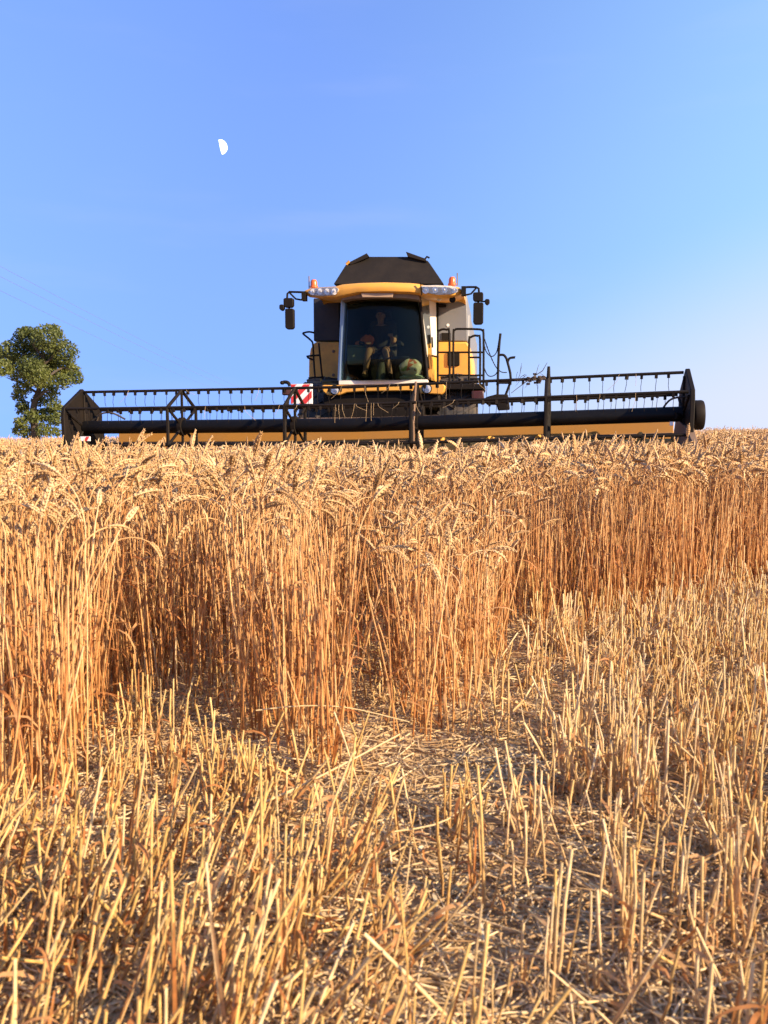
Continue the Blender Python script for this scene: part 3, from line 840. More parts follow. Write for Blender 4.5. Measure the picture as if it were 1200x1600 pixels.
# ------------------------------------------------------------------ moon
def moon():
    d = ray(349,229).normalized(); D = 8000.0
    c = CAMP + d*D; rad = 9.8/F*D
    rt = RGT; up = d.cross(rt).normalized()*-1
    tl = R(9)
    ax = rt*math.cos(tl) + up*math.sin(tl); ay = up*math.cos(tl) - rt*math.sin(tl)
    # the sunlit body: bright limb on the right, terminator bulging a little to the left
    rings = []
    n = 20
    for i in range(1, n):
        th = math.pi*i/n; ring = []
        for k in range(24):
            a = 2*math.pi*k/24
            x = math.sin(th)*math.cos(a); z = math.sin(th)*math.sin(a); y = math.cos(th)
            x = x if x > 0 else x*.12
            ring.append(c + ax*(x*rad-.42*rad) + ay*(y*rad) + d*(z*rad))
        rings.append(ring)
    m, t, b = nodes_of('moonlight')
    n1 = t.nodes.new('ShaderNodeTexNoise'); n1.inputs['Scale'].default_value = .03
    cr = t.nodes.new('ShaderNodeValToRGB'); cr.color_ramp.elements[0].position = .35; cr.color_ramp.elements[0].color = (.74,.76,.76,1); cr.color_ramp.elements[1].position = .6; cr.color_ramp.elements[1].color = (1,1,.96,1)
    t.links.new(n1.outputs['Fac'], cr.inputs['Fac']); t.links.new(cr.outputs['Color'], b.inputs['Emission Color'])
    b.inputs['Emission Strength'].default_value = 1.3; b.inputs['Base Color'].default_value = (.5,.5,.48,1)
    lw = t.nodes.new('ShaderNodeLayerWeight'); lw.inputs['Blend'].default_value = .5
    fd = t.nodes.new('ShaderNodeMapRange'); fd.inputs['From Min'].default_value = .45; fd.inputs['From Max'].default_value = .92; fd.inputs['To Min'].default_value = 1; fd.inputs['To Max'].default_value = 0
    t.links.new(lw.outputs['Facing'], fd.inputs['Value']); t.links.new(fd.outputs['Result'], b.inputs['Alpha'])
    o = MB().loft(rings).build('moon', m, None, smooth=True)
    tag(o, 'bright white gibbous moon high in the blue sky', 'moon')
moon()

# ------------------------------------------------------------------ overhead wires
def wires():
    mt = paint('wire_metal', (.12,.13,.16), .5, dirt=.1)
    spec = (((0,419),(400,612)), ((0,435),(420,628)), ((0,457),(330,600)))
    lab = ('topmost of the three faint overhead wires above the tree', 'middle of the three faint overhead wires above the tree', 'lowest of the three faint overhead wires above the tree')
    for ((x0,y0),(x1,y1)), lb in zip(spec, lab):
        a = at(x0,y0,40); b = at(x1,y1,120)
        a0 = a + (a-b)*.25; b0 = b + (b-a)*.9
        pts = []
        for k in range(33):
            q = k/32; p = a0.lerp(b0, q); p.z -= 1.1*4*q*(1-q) - .55
            pts.append(p)
        o = MB().tube(pts, .009, 5).build('overhead_wire', mt, None)
        tag(o, lb, 'wire', 'overhead wires in the sky at the left')
wires()

# ------------------------------------------------------------------ tree
def tree():
    Y = 42.0
    base = at(60,690,Y); gz = float(ground_z(base.x, base.y))
    k = Y/F
    rt = empty('field_tree', (base.x, base.y, gz))
    tag(rt, 'dark green leafy tree with a clad trunk behind the wheat', 'tree')
    o = Vector((base.x, base.y, gz))
    T = lambda px, py, dy=0.0: at(px, py, Y+dy) - o
    bark = paint('bark', (.05,.038,.028), .9, bump=.5, scale=6)
    m = MB()
    tr = smooth_path([Vector((0,0,-.3)), T(55,675), T(52,640), T(60,612), T(66,590), T(68,560), T(64,530)], 3)
    m.tube(tr, [.24*(1-.85*i/(len(tr)-1)) for i in range(len(tr))], 10)
    for pts in ([(66,600),(80,585),(98,575),(115,580)], [(62,608),(40,590),(18,572),(-5,560)], [(68,570),(90,550),(100,535)], [(66,575),(40,555),(25,535)], [(67,560),(50,535),(45,520)], [(60,615),(35,600),(10,590)], [(55,625),(75,610),(88,618)]):
        ln = smooth_path([T(x,y,random.uniform(-1,1)*(i>0)) for i,(x,y) in enumerate(pts)], 3)
        m.tube(ln, [.07*(1-.85*i/(len(ln)-1))+.008 for i in range(len(ln))], 6)
    m.build('trunk', bark, rt, smooth=True)
    # crown: leaf blades in clumps
    r_ = np.random.default_rng(11)
    clumps = [(45,530,22),(75,528,24),(100,550,22),(20,548,20),(60,555,26),(88,575,24),(110,578,16),(118,590,12),(30,580,20),(5,575,16),(60,590,18),(12,560,16),(100,595,14),(75,600,12),(-15,555,22),(-25,580,18),(40,520,12),(85,517,12),
              (36,605,14),(80,612,13),(70,575,24),(50,575,22),(30,618,11),(90,640,11),(35,632,10),(50,650,13),(74,648,13),(30,672,11),(62,625,12),(82,632,13),(36,640,11),(60,650,14),(86,655,12),(34,660,11),(70,672,14),(45,676,12),(88,675,8),(-20,530,14)]
    V, Fc, C = [], [], []
    for ci, (px, py, pr) in enumerate(clumps):
        n = int(pr*pr*2.2)
        tone = r_.uniform(0,1)
        cen = np.array(T(px,py,r_.uniform(-1.6,1.6)*(1 if py<600 else .4)))
        R_ = pr*k*1.0
        d = r_.normal(0,1,(n,3)); d /= np.linalg.norm(d,axis=1)[:,None]
        rad = R_*r_.uniform(.25,1.08,n)**.6
        P = cen + d*rad[:,None]*np.array([1,1.1,.85])
        for p in P:
            s = r_.uniform(.045,.105)
            a = r_.normal(0,1,3); a /= np.linalg.norm(a)
            b_ = np.cross(a, r_.normal(0,1,3)); b_ /= np.linalg.norm(b_)
            nn = np.cross(a,b_)
            i0 = len(V)
            V += [p-a*s, p+b_*s*.55+nn*s*.2, p+a*s, p-b_*s*.55+nn*s*.2]
            Fc += [(i0,i0+1,i0+2),(i0,i0+2,i0+3)]
            C += [np.clip(tone*.6+r_.uniform(0,.4),0,1)]*4
    me = bpy.data.meshes.new('crown'); me.from_pydata([tuple(v) for v in V], [], Fc)
    at_ = me.attributes.new('rnd','FLOAT','POINT'); at_.data.foreach_set('value', np.array(C, dtype=np.float32))
    mt, t, b = nodes_of('tree_leaf')
    an = t.nodes.new('ShaderNodeAttribute'); an.attribute_name = 'rnd'
    cr = t.nodes.new('ShaderNodeValToRGB'); cr.color_ramp.elements[0].color = (.058,.078,.017,1); cr.color_ramp.elements[1].color = (.15,.17,.035,1)
    t.links.new(an.outputs['Fac'], cr.inputs['Fac']); t.links.new(cr.outputs['Color'], b.inputs['Base Color'])
    b.inputs['Roughness'].default_value = .55
    tl = t.nodes.new('ShaderNodeBsdfTranslucent'); t.links.new(cr.outputs['Color'], tl.inputs['Color'])
    ms = t.nodes.new('ShaderNodeMixShader'); ms.inputs['Fac'].default_value = .3
    out = t.nodes['Material Output']
    t.links.new(b.outputs['BSDF'], ms.inputs[1]); t.links.new(tl.outputs['BSDF'], ms.inputs[2]); t.links.new(ms.outputs['Shader'], out.inputs['Surface'])
    me.materials.append(mt)
    ob = bpy.data.objects.new('crown', me); col.objects.link(ob); ob.parent = rt
tree()

# ------------------------------------------------------------------ wheat and stubble
def straw_mat(name, ramp, rough=.55, trans=.0, spec=.4, fine=60.0):
    m, t, b = nodes_of(name)
    an = t.nodes.new('ShaderNodeAttribute'); an.attribute_name = 'rnd'
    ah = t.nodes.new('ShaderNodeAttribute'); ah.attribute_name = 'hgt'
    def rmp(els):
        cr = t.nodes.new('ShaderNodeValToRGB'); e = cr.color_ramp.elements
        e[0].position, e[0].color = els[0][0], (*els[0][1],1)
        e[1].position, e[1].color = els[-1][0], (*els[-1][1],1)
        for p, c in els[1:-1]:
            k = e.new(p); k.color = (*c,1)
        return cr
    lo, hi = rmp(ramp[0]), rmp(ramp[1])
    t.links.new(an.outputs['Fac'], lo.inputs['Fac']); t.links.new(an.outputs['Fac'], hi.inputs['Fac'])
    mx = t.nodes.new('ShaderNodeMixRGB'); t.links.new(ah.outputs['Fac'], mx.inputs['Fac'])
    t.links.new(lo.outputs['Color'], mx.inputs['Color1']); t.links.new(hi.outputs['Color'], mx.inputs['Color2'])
    n = t.nodes.new('ShaderNodeTexNoise'); n.inputs['Scale'].default_value = fine; n.inputs['Detail'].default_value = 3
    tcn = t.nodes.new('ShaderNodeTexCoord'); t.links.new(tcn.outputs['Object'], n.inputs['Vector'])
    mr = t.nodes.new('ShaderNodeMapRange'); mr.inputs['From Min'].default_value = .3; mr.inputs['From Max'].default_value = .7; mr.inputs['To Min'].default_value = .72; mr.inputs['To Max'].default_value = 1.15
    t.links.new(n.outputs['Fac'], mr.inputs['Value'])
    mu = t.nodes.new('ShaderNodeMixRGB'); mu.blend_type = 'MULTIPLY'; mu.inputs['Fac'].default_value = 1
    t.links.new(mx.outputs['Color'], mu.inputs['Color1']); t.links.new(mr.outputs['Result'], mu.inputs['Color2'])
    t.links.new(mu.outputs['Color'], b.inputs['Base Color'])
    b.inputs['Roughness'].default_value = rough; b.inputs['Specular IOR Level'].default_value = spec
    if trans:
        tl = t.nodes.new('ShaderNodeBsdfTranslucent'); t.links.new(mu.outputs['Color'], tl.inputs['Color'])
        ms = t.nodes.new('ShaderNodeMixShader'); ms.inputs['Fac'].default_value = trans
        t.links.new(b.outputs['BSDF'], ms.inputs[1]); t.links.new(tl.outputs['BSDF'], ms.inputs[2])
        t.links.new(ms.outputs['Shader'], t.nodes['Material Output'].inputs['Surface'])
    return m
STEM = straw_mat('wheat_stem', ([(0,(.36,.13,.035)),(.5,(.54,.24,.070)),(1,(.68,.41,.15))], [(0,(.50,.24,.085)),(.5,(.64,.37,.155)),(1,(.76,.53,.27))]), .58, .15, .25)  # redder low down: dried sheath colour plus painted shade between the stems
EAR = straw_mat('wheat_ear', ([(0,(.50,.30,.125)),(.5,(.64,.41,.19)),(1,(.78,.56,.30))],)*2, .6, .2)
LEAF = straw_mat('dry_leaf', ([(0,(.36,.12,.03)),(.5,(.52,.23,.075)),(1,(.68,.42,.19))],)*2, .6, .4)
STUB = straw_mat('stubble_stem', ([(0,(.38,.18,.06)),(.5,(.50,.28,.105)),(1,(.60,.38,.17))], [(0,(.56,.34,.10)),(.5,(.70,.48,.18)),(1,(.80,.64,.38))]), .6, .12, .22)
CHAFF = straw_mat('chaff_straw', ([(0,(.38,.22,.090)),(.5,(.60,.41,.20)),(1,(.80,.63,.37))],)*2, .7, .15)

class TM:                                 # template: verts, faces, material index per face, hgt per vert
    def __init__(s): s.v, s.f, s.m, s.h = [], [], [], []
    def tube(s, pts, rad, n, mat, h, cap=False, phase=0.0):
        P = np.array(pts, float); K = len(P)
        T = np.gradient(P, axis=0); T /= np.linalg.norm(T, axis=1)[:,None] + 1e-9
        ref = np.array([0.13,1,0.07]); base = len(s.v)
        for i in range(K):
            sd = np.cross(T[i], ref); sd /= np.linalg.norm(sd)+1e-9; up = np.cross(sd, T[i])
            for k in range(n):
                a = 2*math.pi*k/n+phase
                s.v.append(P[i]+rad[i]*(math.cos(a)*sd+math.sin(a)*up)); s.h.append(h[i])
        for i in range(K-1):
            for k in range(n):
                j = (k+1)%n
                s.f.append((base+i*n+k, base+i*n+j, base+(i+1)*n+j, base+(i+1)*n+k)); s.m.append(mat)
        if cap:
            s.f.append(tuple(base+(K-1)*n+k for k in range(n))); s.m.append(mat)
    def octa(s, c, ax, sd, up, L, wd, th, mat, h):
        b = len(s.v)
        for p in (c-ax*L*.45, c+sd*wd, c+up*th, c-sd*wd, c-up*th, c+ax*L*.62): s.v.append(p); s.h.append(h)
        for k in range(4):
            j = (k+1)%4
            s.f.append((b, b+1+j, b+1+k)); s.f.append((b+5, b+1+k, b+1+j)); s.m += [mat, mat]
    def ribbon(s, pts, wds, side, mat, h):
        b = len(s.v)
        for p, wd, sd in zip(pts, wds, side):
            s.v += [p-sd*wd, p+sd*wd]; s.h += [h, h]
        for i in range(len(pts)-1):
            s.f.append((b+2*i, b+2*i+1, b+2*i+3, b+2*i+2)); s.m.append(mat)
    def done(s):
        s.V = np.array(s.v, np.float32); s.H = np.array(s.h, np.float32)
        s.lt = np.array([len(f) for f in s.f], np.int32); s.lv = np.array([i for f in s.f for i in f], np.int32); s.M = np.array(s.m, np.int32)
        return s

def leaf(t, r, origin, L, wd, az, up0, curl, segs, mat, h):
    d = np.array([math.cos(az), math.sin(az), 0]); p = np.array(origin, float); th = up0
    pts, wds, sds = [p.copy()], [wd*.6], []
    tw = r.uniform(-2.5,2.5); sd0 = np.array([-d[1], d[0], 0])
    for i in range(segs):
        th -= curl/segs*r.uniform(.5,1.5)
        st = d*math.cos(th)+np.array([0,0,1])*math.sin(th)
        p = p + st*L/segs; pts.append(p.copy()); q = (i+1)/segs
        wds.append(wd*(1-q**1.6)+.0003)
    for i in range(len(pts)):
        a = tw*i/segs; sds.append(sd0*math.cos(a)+np.array([0,0,1])*math.sin(a)*.8+d*math.sin(a)*.3)
    t.ribbon(pts, wds, sds, mat, h)

def wheat_template(r, lod):
    t = TM()
    L = r.uniform(.70,.80)
    nd = (9, 7, 5)[lod]; ns = (6, 4, 3)[lod]
    lean = r.normal(0,.06); bend = r.choice([r.uniform(.3,1.1), r.uniform(1.1,2.2), r.uniform(2.1,3.1)], p=[.28,.46,.26])
    ear = r.uniform(.070,.098); az = 0
    # stem points by integrating the inclination (radians from vertical) in the xz plane, with slight y wander
    tot = L; nb = (6,4,3)[lod]
    ss = list(np.linspace(0, .80, nd)) + list(np.linspace(.80, 1.0, nb+1)[1:])
    pts = [np.zeros(3)]; yw = r.normal(0,.02); th = lean
    for a, b in zip(ss[:-1], ss[1:]):
        mid = (a+b)/2
        th = lean + r.normal(0,.02) + lean*.8*mid + (bend*.62*((mid-.80)/.2) if mid > .80 else 0)
        ds = (b-a)*tot
        pts.append(pts[-1]+np.array([math.sin(th)*ds, yw*ds+r.normal(0,.001), math.cos(th)*ds]))
    k = len(pts)
    r0 = r.uniform(.0017,.0029)*(1,1.1,1.4)[lod]
    rad = [r0*(1.05-.45*i/(k-1)) for i in range(k)]
    t.tube(pts, rad, ns, 0, [min(1,max(0,s*1.15)) for s in ss])
    # nodes (joints)
    if lod == 0:
        for s in (.25,.55):
            p = pts[int(s*nd)]; t.octa(p, np.array([0,0,1.]), np.array([1.,0,0]), np.array([0,1.,0]), .012, r0*1.5, r0*1.5, 2, .3)
    # ear along the continued curve
    ne = (11,6,3)[lod]; p = pts[-1].copy(); th0 = bend*.62+lean; epts = [p.copy()]
    for i in range(ne):
        th = th0 + bend*.38*(i+.5)/ne
        p = p+np.array([math.sin(th), 0, math.cos(th)])*ear/ne; epts.append(p.copy())
    if lod == 2:
        t.tube([epts[0], (epts[0]+epts[1])/2, epts[1], epts[2], epts[3]], [.003,.0085,.0095,.0075,.001], 4, 1, [.5]*5)
    else:
        Y = np.array([0,1.,0]); ph = r.uniform(0, math.pi)
        if lod == 0: t.tube([epts[0], epts[len(epts)//2], epts[-1]], [.0018,.0016,.001], 4, 1, [.5]*3)
        else: t.tube(epts[::2], [.003,.0055,.005,.001][:len(epts[::2])], 4, 1, [.5]*len(epts[::2]))
        for i in range(ne):
            ax = epts[i+1]-epts[i]; ax /= np.linalg.norm(ax); nx = np.cross(Y, ax)
            sd = Y*math.cos(ph)+nx*math.sin(ph); up = np.cross(ax, sd)
            q = i/(ne-1); wf = .72+.5*math.sin(math.pi*min(1,q*1.05+.12)); 
            seq = ((1,0),(-1,0),(0,1),(0,-1)) if lod == 0 else ((1,0),(-1,0))
            for sx, sy in seq:
                if sy and i % 2: continue
                o = sd*sx*.0042*wf + up*sy*.0030*wf
                c = epts[i]+ax*(.35 if sx > 0 else .8)*ear/ne + o
                a2 = ax + (sd*sx+up*sy)*.42; a2 /= np.linalg.norm(a2)
                s2 = np.cross(a2, up if sx else sd); s2 /= np.linalg.norm(s2); u2 = np.cross(s2, a2)
                f = 1.0 if lod == 0 else 1.4
                t.octa(c, a2, u2, s2, .0135*wf*f, .0036*wf*f, .0030*wf*f, 1, .5)
    # leaves
    nl = (4, 2, 0)[lod]
    for _ in range(nl):
        if r.uniform() < .78:
            i = int(r.uniform(.12,.75)*nd); leaf(t, r, pts[i], r.uniform(.07,.2), r.uniform(.0022,.0045), r.uniform(0,6.28), r.uniform(.4,1.4), r.uniform(1.5,4.2), 5 if lod == 0 else 4, 2, r.uniform(0,1))
    return t.done()

def broken_template(r, lod=0):            # cut or broken straw, standing
    t = TM(); L = 1.0
    lean = r.normal(0,.04); pts = []; k = 4
    for i in range(k):
        s = i/(k-1); pts.append(np.array([lean*s*s*.2, r.normal(0,.003), s*.2]))
    r0 = r.uniform(.0014,.0030)
    t.tube(pts, [r0*1.1, r0, r0, r0*.95], 6, 0, [0,.3,.7,1], cap=False)
    # hollow cut end: short inner wall
    b = len(t.v)
    P = pts[-1]
    t.tube([P, P-np.array([0,0,.006])], [r0*.95, r0*.6], 6, 0, [.2,0], cap=True)
    if r.uniform() < .85:
        z = r.uniform(.2,.85); leaf(t, r, pts[0]*(1-z)+pts[-1]*z, r.uniform(.03,.10), r.uniform(.002,.0042), r.uniform(0,6.28), r.uniform(.2,1.5), r.uniform(1,4), 4, 1, r.uniform(0,1))
    if r.uniform() < .35:                  # sheath hugging the stem
        a = r.uniform(0,6.28); z0 = r.uniform(0,.4); o = np.array([math.cos(a),math.sin(a),0])*r0*1.3
        q = [pts[0]+o+np.array([0,0,.2*(z0+(1-z0)*u*.7)])+o*u*1.5 for u in (0,.33,.66,1)]
        sd = np.array([-math.sin(a),math.cos(a),0]); t.ribbon(q, [.0032,.003,.0026,.001], [sd]*4, 1, .5)
    return t.done()

def litter_template(r, kind):
    t = TM()
    if kind == 0:                          # straw lying
        L = r.uniform(.04,.22); r0 = r.uniform(.0011,.0021); b = r.normal(0,.15)
        pts = [np.array([(i/3-.5)*L, b*L*((i/3-.5)**2), .003+r.uniform(0,.008)]) for i in range(4)]
        t.tube(pts, [r0]*4, 5, 0, [r.uniform(0,1)]*4, cap=True)
    elif kind == 1:                        # leaf scrap
        leaf(t, r, np.array([0,0,.004]), r.uniform(.03,.11), r.uniform(.002,.005), 0, r.uniform(-.1,.8), r.uniform(.5,3.0), 5, 0, r.uniform(0,1))
    else:                                  # chaff bit
        ax = np.array([1.,0,0]); t.octa(np.array([0,0,.003]), ax, np.array([0,1.,0]), np.array([0,0,1.]), r.uniform(.006,.016), r.uniform(.0015,.0035), .0012, 0, r.uniform(0,1))
    return t.done()

def scatter(name, mats, temps, X, Y, yaw, sc_, tilt, taz, zsc, rnd, zoff=0.0):
    """join copies of the templates into one mesh"""
    N = len(X); pick = rng.integers(0, len(temps), N); Z = ground_z(X, Y) + zoff
    vs, lvs, lts, ms, hs_, rs = [], [], [], [], [], []; off = 0
    for ti, t in enumerate(temps):
        s = np.where(pick == ti)[0]
        if not len(s): continue
        n = len(s); c, d = np.cos(yaw[s]), np.sin(yaw[s]); k = sc_[s]
        V = t.V
        x = (V[None,:,0]*c[:,None] - V[None,:,1]*d[:,None])*k[:,None]
        y = (V[None,:,0]*d[:,None] + V[None,:,1]*c[:,None])*k[:,None]
        z = V[None,:,2]*zsc[s][:,None]
        ct, st_ = np.cos(tilt[s])[:,None], np.sin(tilt[s])[:,None]
        ca, sa = np.cos(taz[s])[:,None], np.sin(taz[s])[:,None]
        u = x*ca + y*sa; v = -x*sa + y*ca
        u2 = u*ct + z*st_; z2 = -u*st_ + z*ct
        x2 = u2*ca - v*sa; y2 = u2*sa + v*ca
        P = np.stack([x2+X[s][:,None], y2+Y[s][:,None], z2+Z[s][:,None]], -1).reshape(-1,3)
        nv = len(V)
        lv = (t.lv[None,:] + (off + nv*np.arange(n))[:,None]).ravel()
        vs.append(P); lvs.append(lv); lts.append(np.tile(t.lt, n)); ms.append(np.tile(t.M, n)); hs_.append(np.tile(t.H, n)); rs.append(np.repeat(rnd[s], nv))
        off += nv*n
    return [np.concatenate(a) for a in (vs, lvs, lts, ms, hs_, rs)]

def mesh_from(name, packs, mats):
    offs = 0; lv = []
    for p in packs: lv.append(p[1]+offs); offs += len(p[0])
    v = np.concatenate([p[0] for p in packs]).astype(np.float32); lv = np.concatenate(lv).astype(np.int32)
    lt = np.concatenate([p[2] for p in packs]).astype(np.int32); mi = np.concatenate([p[3] for p in packs]).astype(np.int32)
    h = np.concatenate([p[4] for p in packs]).astype(np.float32); r = np.concatenate([p[5] for p in packs]).astype(np.float32)
    me = bpy.data.meshes.new(name)
    me.vertices.add(len(v)); me.vertices.foreach_set('co', v.ravel())
    me.loops.add(len(lv)); me.loops.foreach_set('vertex_index', lv)
    ls = np.zeros(len(lt), np.int32); ls[1:] = np.cumsum(lt)[:-1]
    me.polygons.add(len(lt)); me.polygons.foreach_set('loop_start', ls)
    me.polygons.foreach_set('material_index', mi)
    me.polygons.foreach_set('use_smooth', np.ones(len(lt), dtype=bool))
    me.update(calc_edges=True)
    for nm, arr in (('hgt', h), ('rnd', r)):
        a = me.attributes.new(nm, 'FLOAT', 'POINT'); a.data.foreach_set('value', arr)
    for m in mats: me.materials.append(m)
    o = bpy.data.objects.new(name, me); col.objects.link(o)
    print(name, len(v), 'verts', len(lt), 'faces')
    return o

def inside(X, Y, poly):
    c = np.zeros(len(X), bool); n = len(poly)
    for i in range(n):
        x0, y0 = poly[i]; x1, y1 = poly[(i+1)%n]
        k = (y0 > Y) != (y1 > Y)
        xi = (x1-x0)*(Y-y0)/((y1-y0) if y1 != y0 else 1e-9)+x0
        c ^= k & (X < xi)
    return c
EDGE_L = [on_ground(*p) for p in ((-420,1310),(0,1295),(90,1275),(140,1210),(172,1110),(215,1085),(330,1092),(372,1120),(400,1180),(455,1218),(540,1228),(550,1150),(562,985),(606,990),(620,1165),(650,1180),(710,1145),(775,1085))]
BACK_L = [on_ground(*p) for p in ((795,1010),(700,968),(560,925),(430,885))]
POLY_A = EDGE_L + BACK_L + [(-.9,5.2),(-1.5,60),(-60,60),(-60,EDGE_L[0][1])]
EDGE_R = [on_ground(*p) for p in ((500,862),(600,905),(700,945),(790,980),(850,992),(930,990),(1010,978),(1100,955),(1200,932),(1400,900),(1900,880))]
POLY_B = EDGE_R + [(60,EDGE_R[-1][1]),(60,60),(-1.6,60),(-1.0,5.2)]

def jag(X, Y, a): return a*(np.sin(X*9.1+1.3)+np.sin(X*23.7+Y*5)+np.sin(Y*17.3-X*4.2))/3
def standing_mask(X, Y):
    jx, jy = X+jag(Y,X,.05), Y+jag(X,Y,.07)
    m = inside(jx, jy, POLY_A) | inside(jx, jy, POLY_B)
    # nothing stands where the machine is and where it has already cut
    d = np.stack([X-HC.x, Y-HC.y], -1)
    s = d[:,0]*HU.x + d[:,1]*HU.y; r = d[:,0]*HV.x + d[:,1]*HV.y
    m &= ~((np.abs(s) < 4.75) & (r > -.75))
    return m
def in_view(X, Y, m=1.0): return (np.abs(X) < .50*np.maximum(Y,0)+m)

def field():
    T0 = [wheat_template(rng, 0) for _ in range(70)]
    T1 = [wheat_template(rng, 1) for _ in range(50)]
    T2 = [wheat_template(rng, 2) for _ in range(40)]
    packs = []
    for temps, y0, y1, dens, xm in ((T0,1.5,3.7,450,.9),(T1,3.0,7.0,430,1.2),(T2,7.0,13.5,250,1.6),(T2,13.5,34,60,3.0)):
        xw = .50*y1+xm
        n = int(2*xw*(y1-y0)*dens)
        X = rng.uniform(-xw,xw,n); Y = rng.uniform(y0,y1,n)
        rowx = np.round((X+.06*Y)/.125)*.125-.06*Y          # sown rows
        X = np.where(rng.uniform(0,1,n) < .7, rowx+rng.normal(0,.022,n), X)
        dd = np.hypot(X, Y)
        ok = standing_mask(X, Y) & in_view(X, Y, xm)
        if temps is T0: ok &= dd < 3.4
        if temps is T1 : ok &= dd >= 3.4
        ok &= rng.uniform(0,1,n) < .62+.55*np.sin(X*11+np.sin(Y*7)*2)*np.sin(Y*9+X*4+1)
        X, Y = X[ok], Y[ok]; n = len(X)
        H = 1.0 + .05*np.sin(X*1.9+Y*.7)*np.sin(Y*1.1) + rng.normal(0,.042,n)
        # shorter, lodged plants at the right end of the near block; a dip in front of the machine
        sm = lambda a, b, v: np.clip((v-a)/(b-a),0,1)**2*(3-2*np.clip((v-a)/(b-a),0,1))
        near = 1-sm(2.9,3.4,Y)
        H *= 1 - (.16*sm(-.14,-.08,X) + .13*sm(-.05,.34,X))*near
        H *= 1 - .12*np.exp(-((X-.055*Y-.02)/.35)**2)*sm(4.0,6.0,Y)*(1-sm(11,12,Y))
        H *= .975 - (.112 - .06*sm(2.6,5.0,X) - .03*sm(1.5,5.,-X))*sm(3.6,6.5,Y)
        H *= 1 + .075*near*(1-sm(-1.0,-.35,X))
        tilt = np.abs(rng.normal(0,.075,n)) + near*sm(-.2,.3,X)*np.abs(rng.normal(0,.08,n))
        edge = rng.uniform(0,1,n) < .09
        tilt = np.where(edge, tilt+rng.uniform(.1,.45,n), tilt)
        taz = rng.uniform(0,6.28,n)
        # ears nod mostly one way
        yaw = rng.normal(-.5,1.5,n)
        packs.append(scatter('w', None, temps, X, Y, yaw, np.ones(n), tilt, taz, H, np.clip(rng.normal(.5,.30,n)-.20*sm(.8,2.0,X)*(1-sm(7,9,Y)),0,1)))
        print('wheat', len(X))
    # broken, shorter and earless straws among the near stand
    Tb = [broken_template(rng) for _ in range(30)]
    n = 9000; X = rng.uniform(-2.6,3.6,n); Y = rng.uniform(1.7,5.5,n)
    ok = standing_mask(X, Y) & in_view(X,Y,.9); X, Y = X[ok], Y[ok]; n = len(X)
    p = scatter('b', None, Tb, X, Y, rng.uniform(0,6.28,n), np.ones(n), np.abs(rng.normal(0,.14,n)), rng.uniform(0,6.28,n), rng.uniform(.5,3.2,n), rng.uniform(0,1,n))
    p[3] = np.where(p[3] == 1, 2, 0); packs.append(p)
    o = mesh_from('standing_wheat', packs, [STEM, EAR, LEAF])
    tag(o, 'ripe golden standing wheat with nodding ears in front of the harvester', 'wheat', kind='stuff')

def stubble():
    Tb = [broken_template(rng) for _ in range(60)]
    n = 11500
    # plants: bases on rows, each with several cut tillers
    X = rng.uniform(-3.2,5.2,n); Y = rng.uniform(.55,7.5,n)
    rowx = np.round((X-.10*Y)/.14)*.14+.10*Y
    X = np.where(rng.uniform(0,1,n) < .75, rowx+rng.normal(0,.02,n), X)
    ok = ~standing_mask(X, Y) & in_view(X, Y, .8) & ~((Y > 3.0) & (X < .3))
    # trodden track with little stubble
    cx = np.interp(Y, [.5,1.3,1.6,2.0,2.4,2.9,3.6], [.26,.22,.19,.14,.22,.42,.55])
    wd = np.interp(Y, [.5,1.2,1.6,2.0,2.4,2.9,3.6,4.2], [.13,.20,.26,.30,.25,.16,.12,.0])
    tr = np.abs(X-cx) < wd
    ok &= ~(tr & (rng.uniform(0,1,n) < .80))
    # thin the ground between the tall stand and the stubble on the left
    ok &= ~((Y > 1.6) & (X < .1) & (rng.uniform(0,1,n) < .55))
    ok &= ~((X > .25) & (rng.uniform(0,1,n) < .06))
    X, Y = X[ok], Y[ok]
    k = rng.integers(3,8,len(X))
    bx = np.repeat(X,k); by = np.repeat(Y,k); n = len(bx)
    plant = np.repeat(rng.uniform(0,1,len(X)),k)
    bx = bx+rng.normal(0,.030,n); by = by+rng.normal(0,.030,n)
    left = bx < cx.mean()-.05
    L = np.where(bx < .15, rng.normal(.20,.055,n), rng.normal(.165,.04,n))
    L *= np.where(by > 3.0, 1.1, 1.0) * np.where((bx < .15) & (by > 1.55) & (by < 2.6), .68, 1.0)
    L = np.clip(L*rng.choice([.55,.8,1.0,1.15],n,p=[.15,.25,.4,.2]),.04,.31)
    # the left foreground leans to the right, the rest stands with a splay
    lean = np.where((bx < .05) & (by < 1.8), np.abs(rng.normal(.34,.30,n)), np.abs(rng.normal(.06,.19,n)))
    taz = np.where((bx < .05) & (by < 1.8), rng.normal(.35,.85,n), rng.uniform(0,6.28,n))
    wild = rng.uniform(0,1,n) < .17
    lean = np.where(wild, lean+rng.uniform(.3,1.15,n), lean); taz = np.where(wild, rng.uniform(0,6.28,n), taz)
    p = scatter('s', None, Tb, bx, by, rng.uniform(0,6.28,n), np.ones(n), lean, taz, L/.2, np.clip(plant*.5+rng.uniform(0,.5,n)+np.where(bx > .2, .22, -.05),0,1))
    print('stubble', n)
    # tall uncut stragglers left standing at the edge of the stubble
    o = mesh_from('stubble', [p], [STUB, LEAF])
    tag(o, 'short cut wheat stubble covering the foreground', 'stubble', kind='stuff')

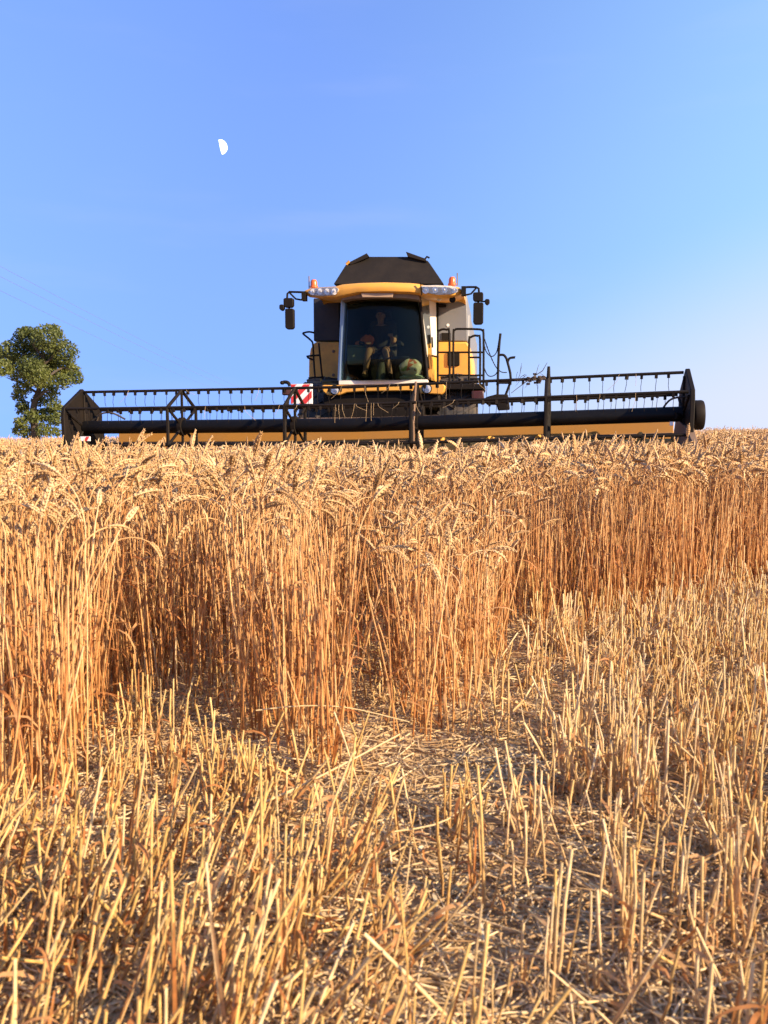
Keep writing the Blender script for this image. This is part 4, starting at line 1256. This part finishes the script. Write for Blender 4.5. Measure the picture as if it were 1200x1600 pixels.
def litter():
    packs = []
    TS = [litter_template(rng,0) for _ in range(30)]; TL = [litter_template(rng,1) for _ in range(30)]; TC = [litter_template(rng,2) for _ in range(12)]
    for temps, n, y1, z in ((TS,22000,5.0,.0),(TL,21000,5.5,.0),(TC,60000,3.8,.0)):
        Y = .55+(y1-.55)*rng.uniform(0,1,n)**1.2; xw = .5*Y+.7; X = rng.uniform(-1,1,n)*xw
        ok = ~(standing_mask(X,Y) & (rng.uniform(0,1,n) < (.75 if temps is not TL else .2)))
        X, Y = X[ok], Y[ok]; n = len(X)
        zo = np.abs(rng.normal(0,.006,n))
        packs.append(scatter('l', None, temps, X, Y, rng.uniform(0,6.28,n), np.ones(n), rng.normal(0,.09 if temps is not TC else .2,n), rng.uniform(0,6.28,n), np.ones(n), np.clip(rng.normal(.5,.3,n),0,1), zo))
    o = mesh_from('chaff_litter', packs, [CHAFF])
    tag(o, 'loose chaff, leaf scraps and straw bits strewn over the soil', 'chaff', kind='stuff')

def long_straws():
    def one(pts, r0, label, eared=False):
        P = [at(x, y, d) for x, y, d in pts]
        path = smooth_path(P, 4)
        m = MB().tube(path, [r0*(1-.35*i/(len(path)-1)) for i in range(len(path))], 6)
        o = m.build('loose_straw', STRAW, None, smooth=True)
        tag(o, label, 'straw', 'long loose straws lying across the stubble')
    one([(395,1262,1.72),(500,1213,1.78),(625,1147,1.86)], .0026, 'long pale straw slanting up across the gap below the standing wheat')
    one([(-40,1302,1.55),(90,1294,1.56),(192,1290,1.58)], .0024, 'long pale straw lying level across the stubble at the left edge')
    one([(1015,1122,2.3),(1110,1124,2.3),(1230,1127,2.3)], .0018, 'thin straw lying level across the stubble at the right edge')
    one([(400,1110,2.05),(470,1103,2.05),(545,1106,2.05),(640,1128,2.05)], .0018, 'bent straw stretched level against the foot of the standing wheat')
    one([(278,1440,1.28),(350,1447,1.30),(425,1457,1.33)], .0036, 'short thick straw snagged level in the near stubble at the lower left')
    one([(612,1300,1.6),(700,1280,1.62),(770,1215,1.7)], .0019, 'straw lying over the trodden track in the middle of the stubble')
STRAW = paint('straw', (.68,.50,.24), .5, dirt=.4, dirtc=(.45,.28,.10), scale=20)
field()
stubble()
litter()
long_straws()
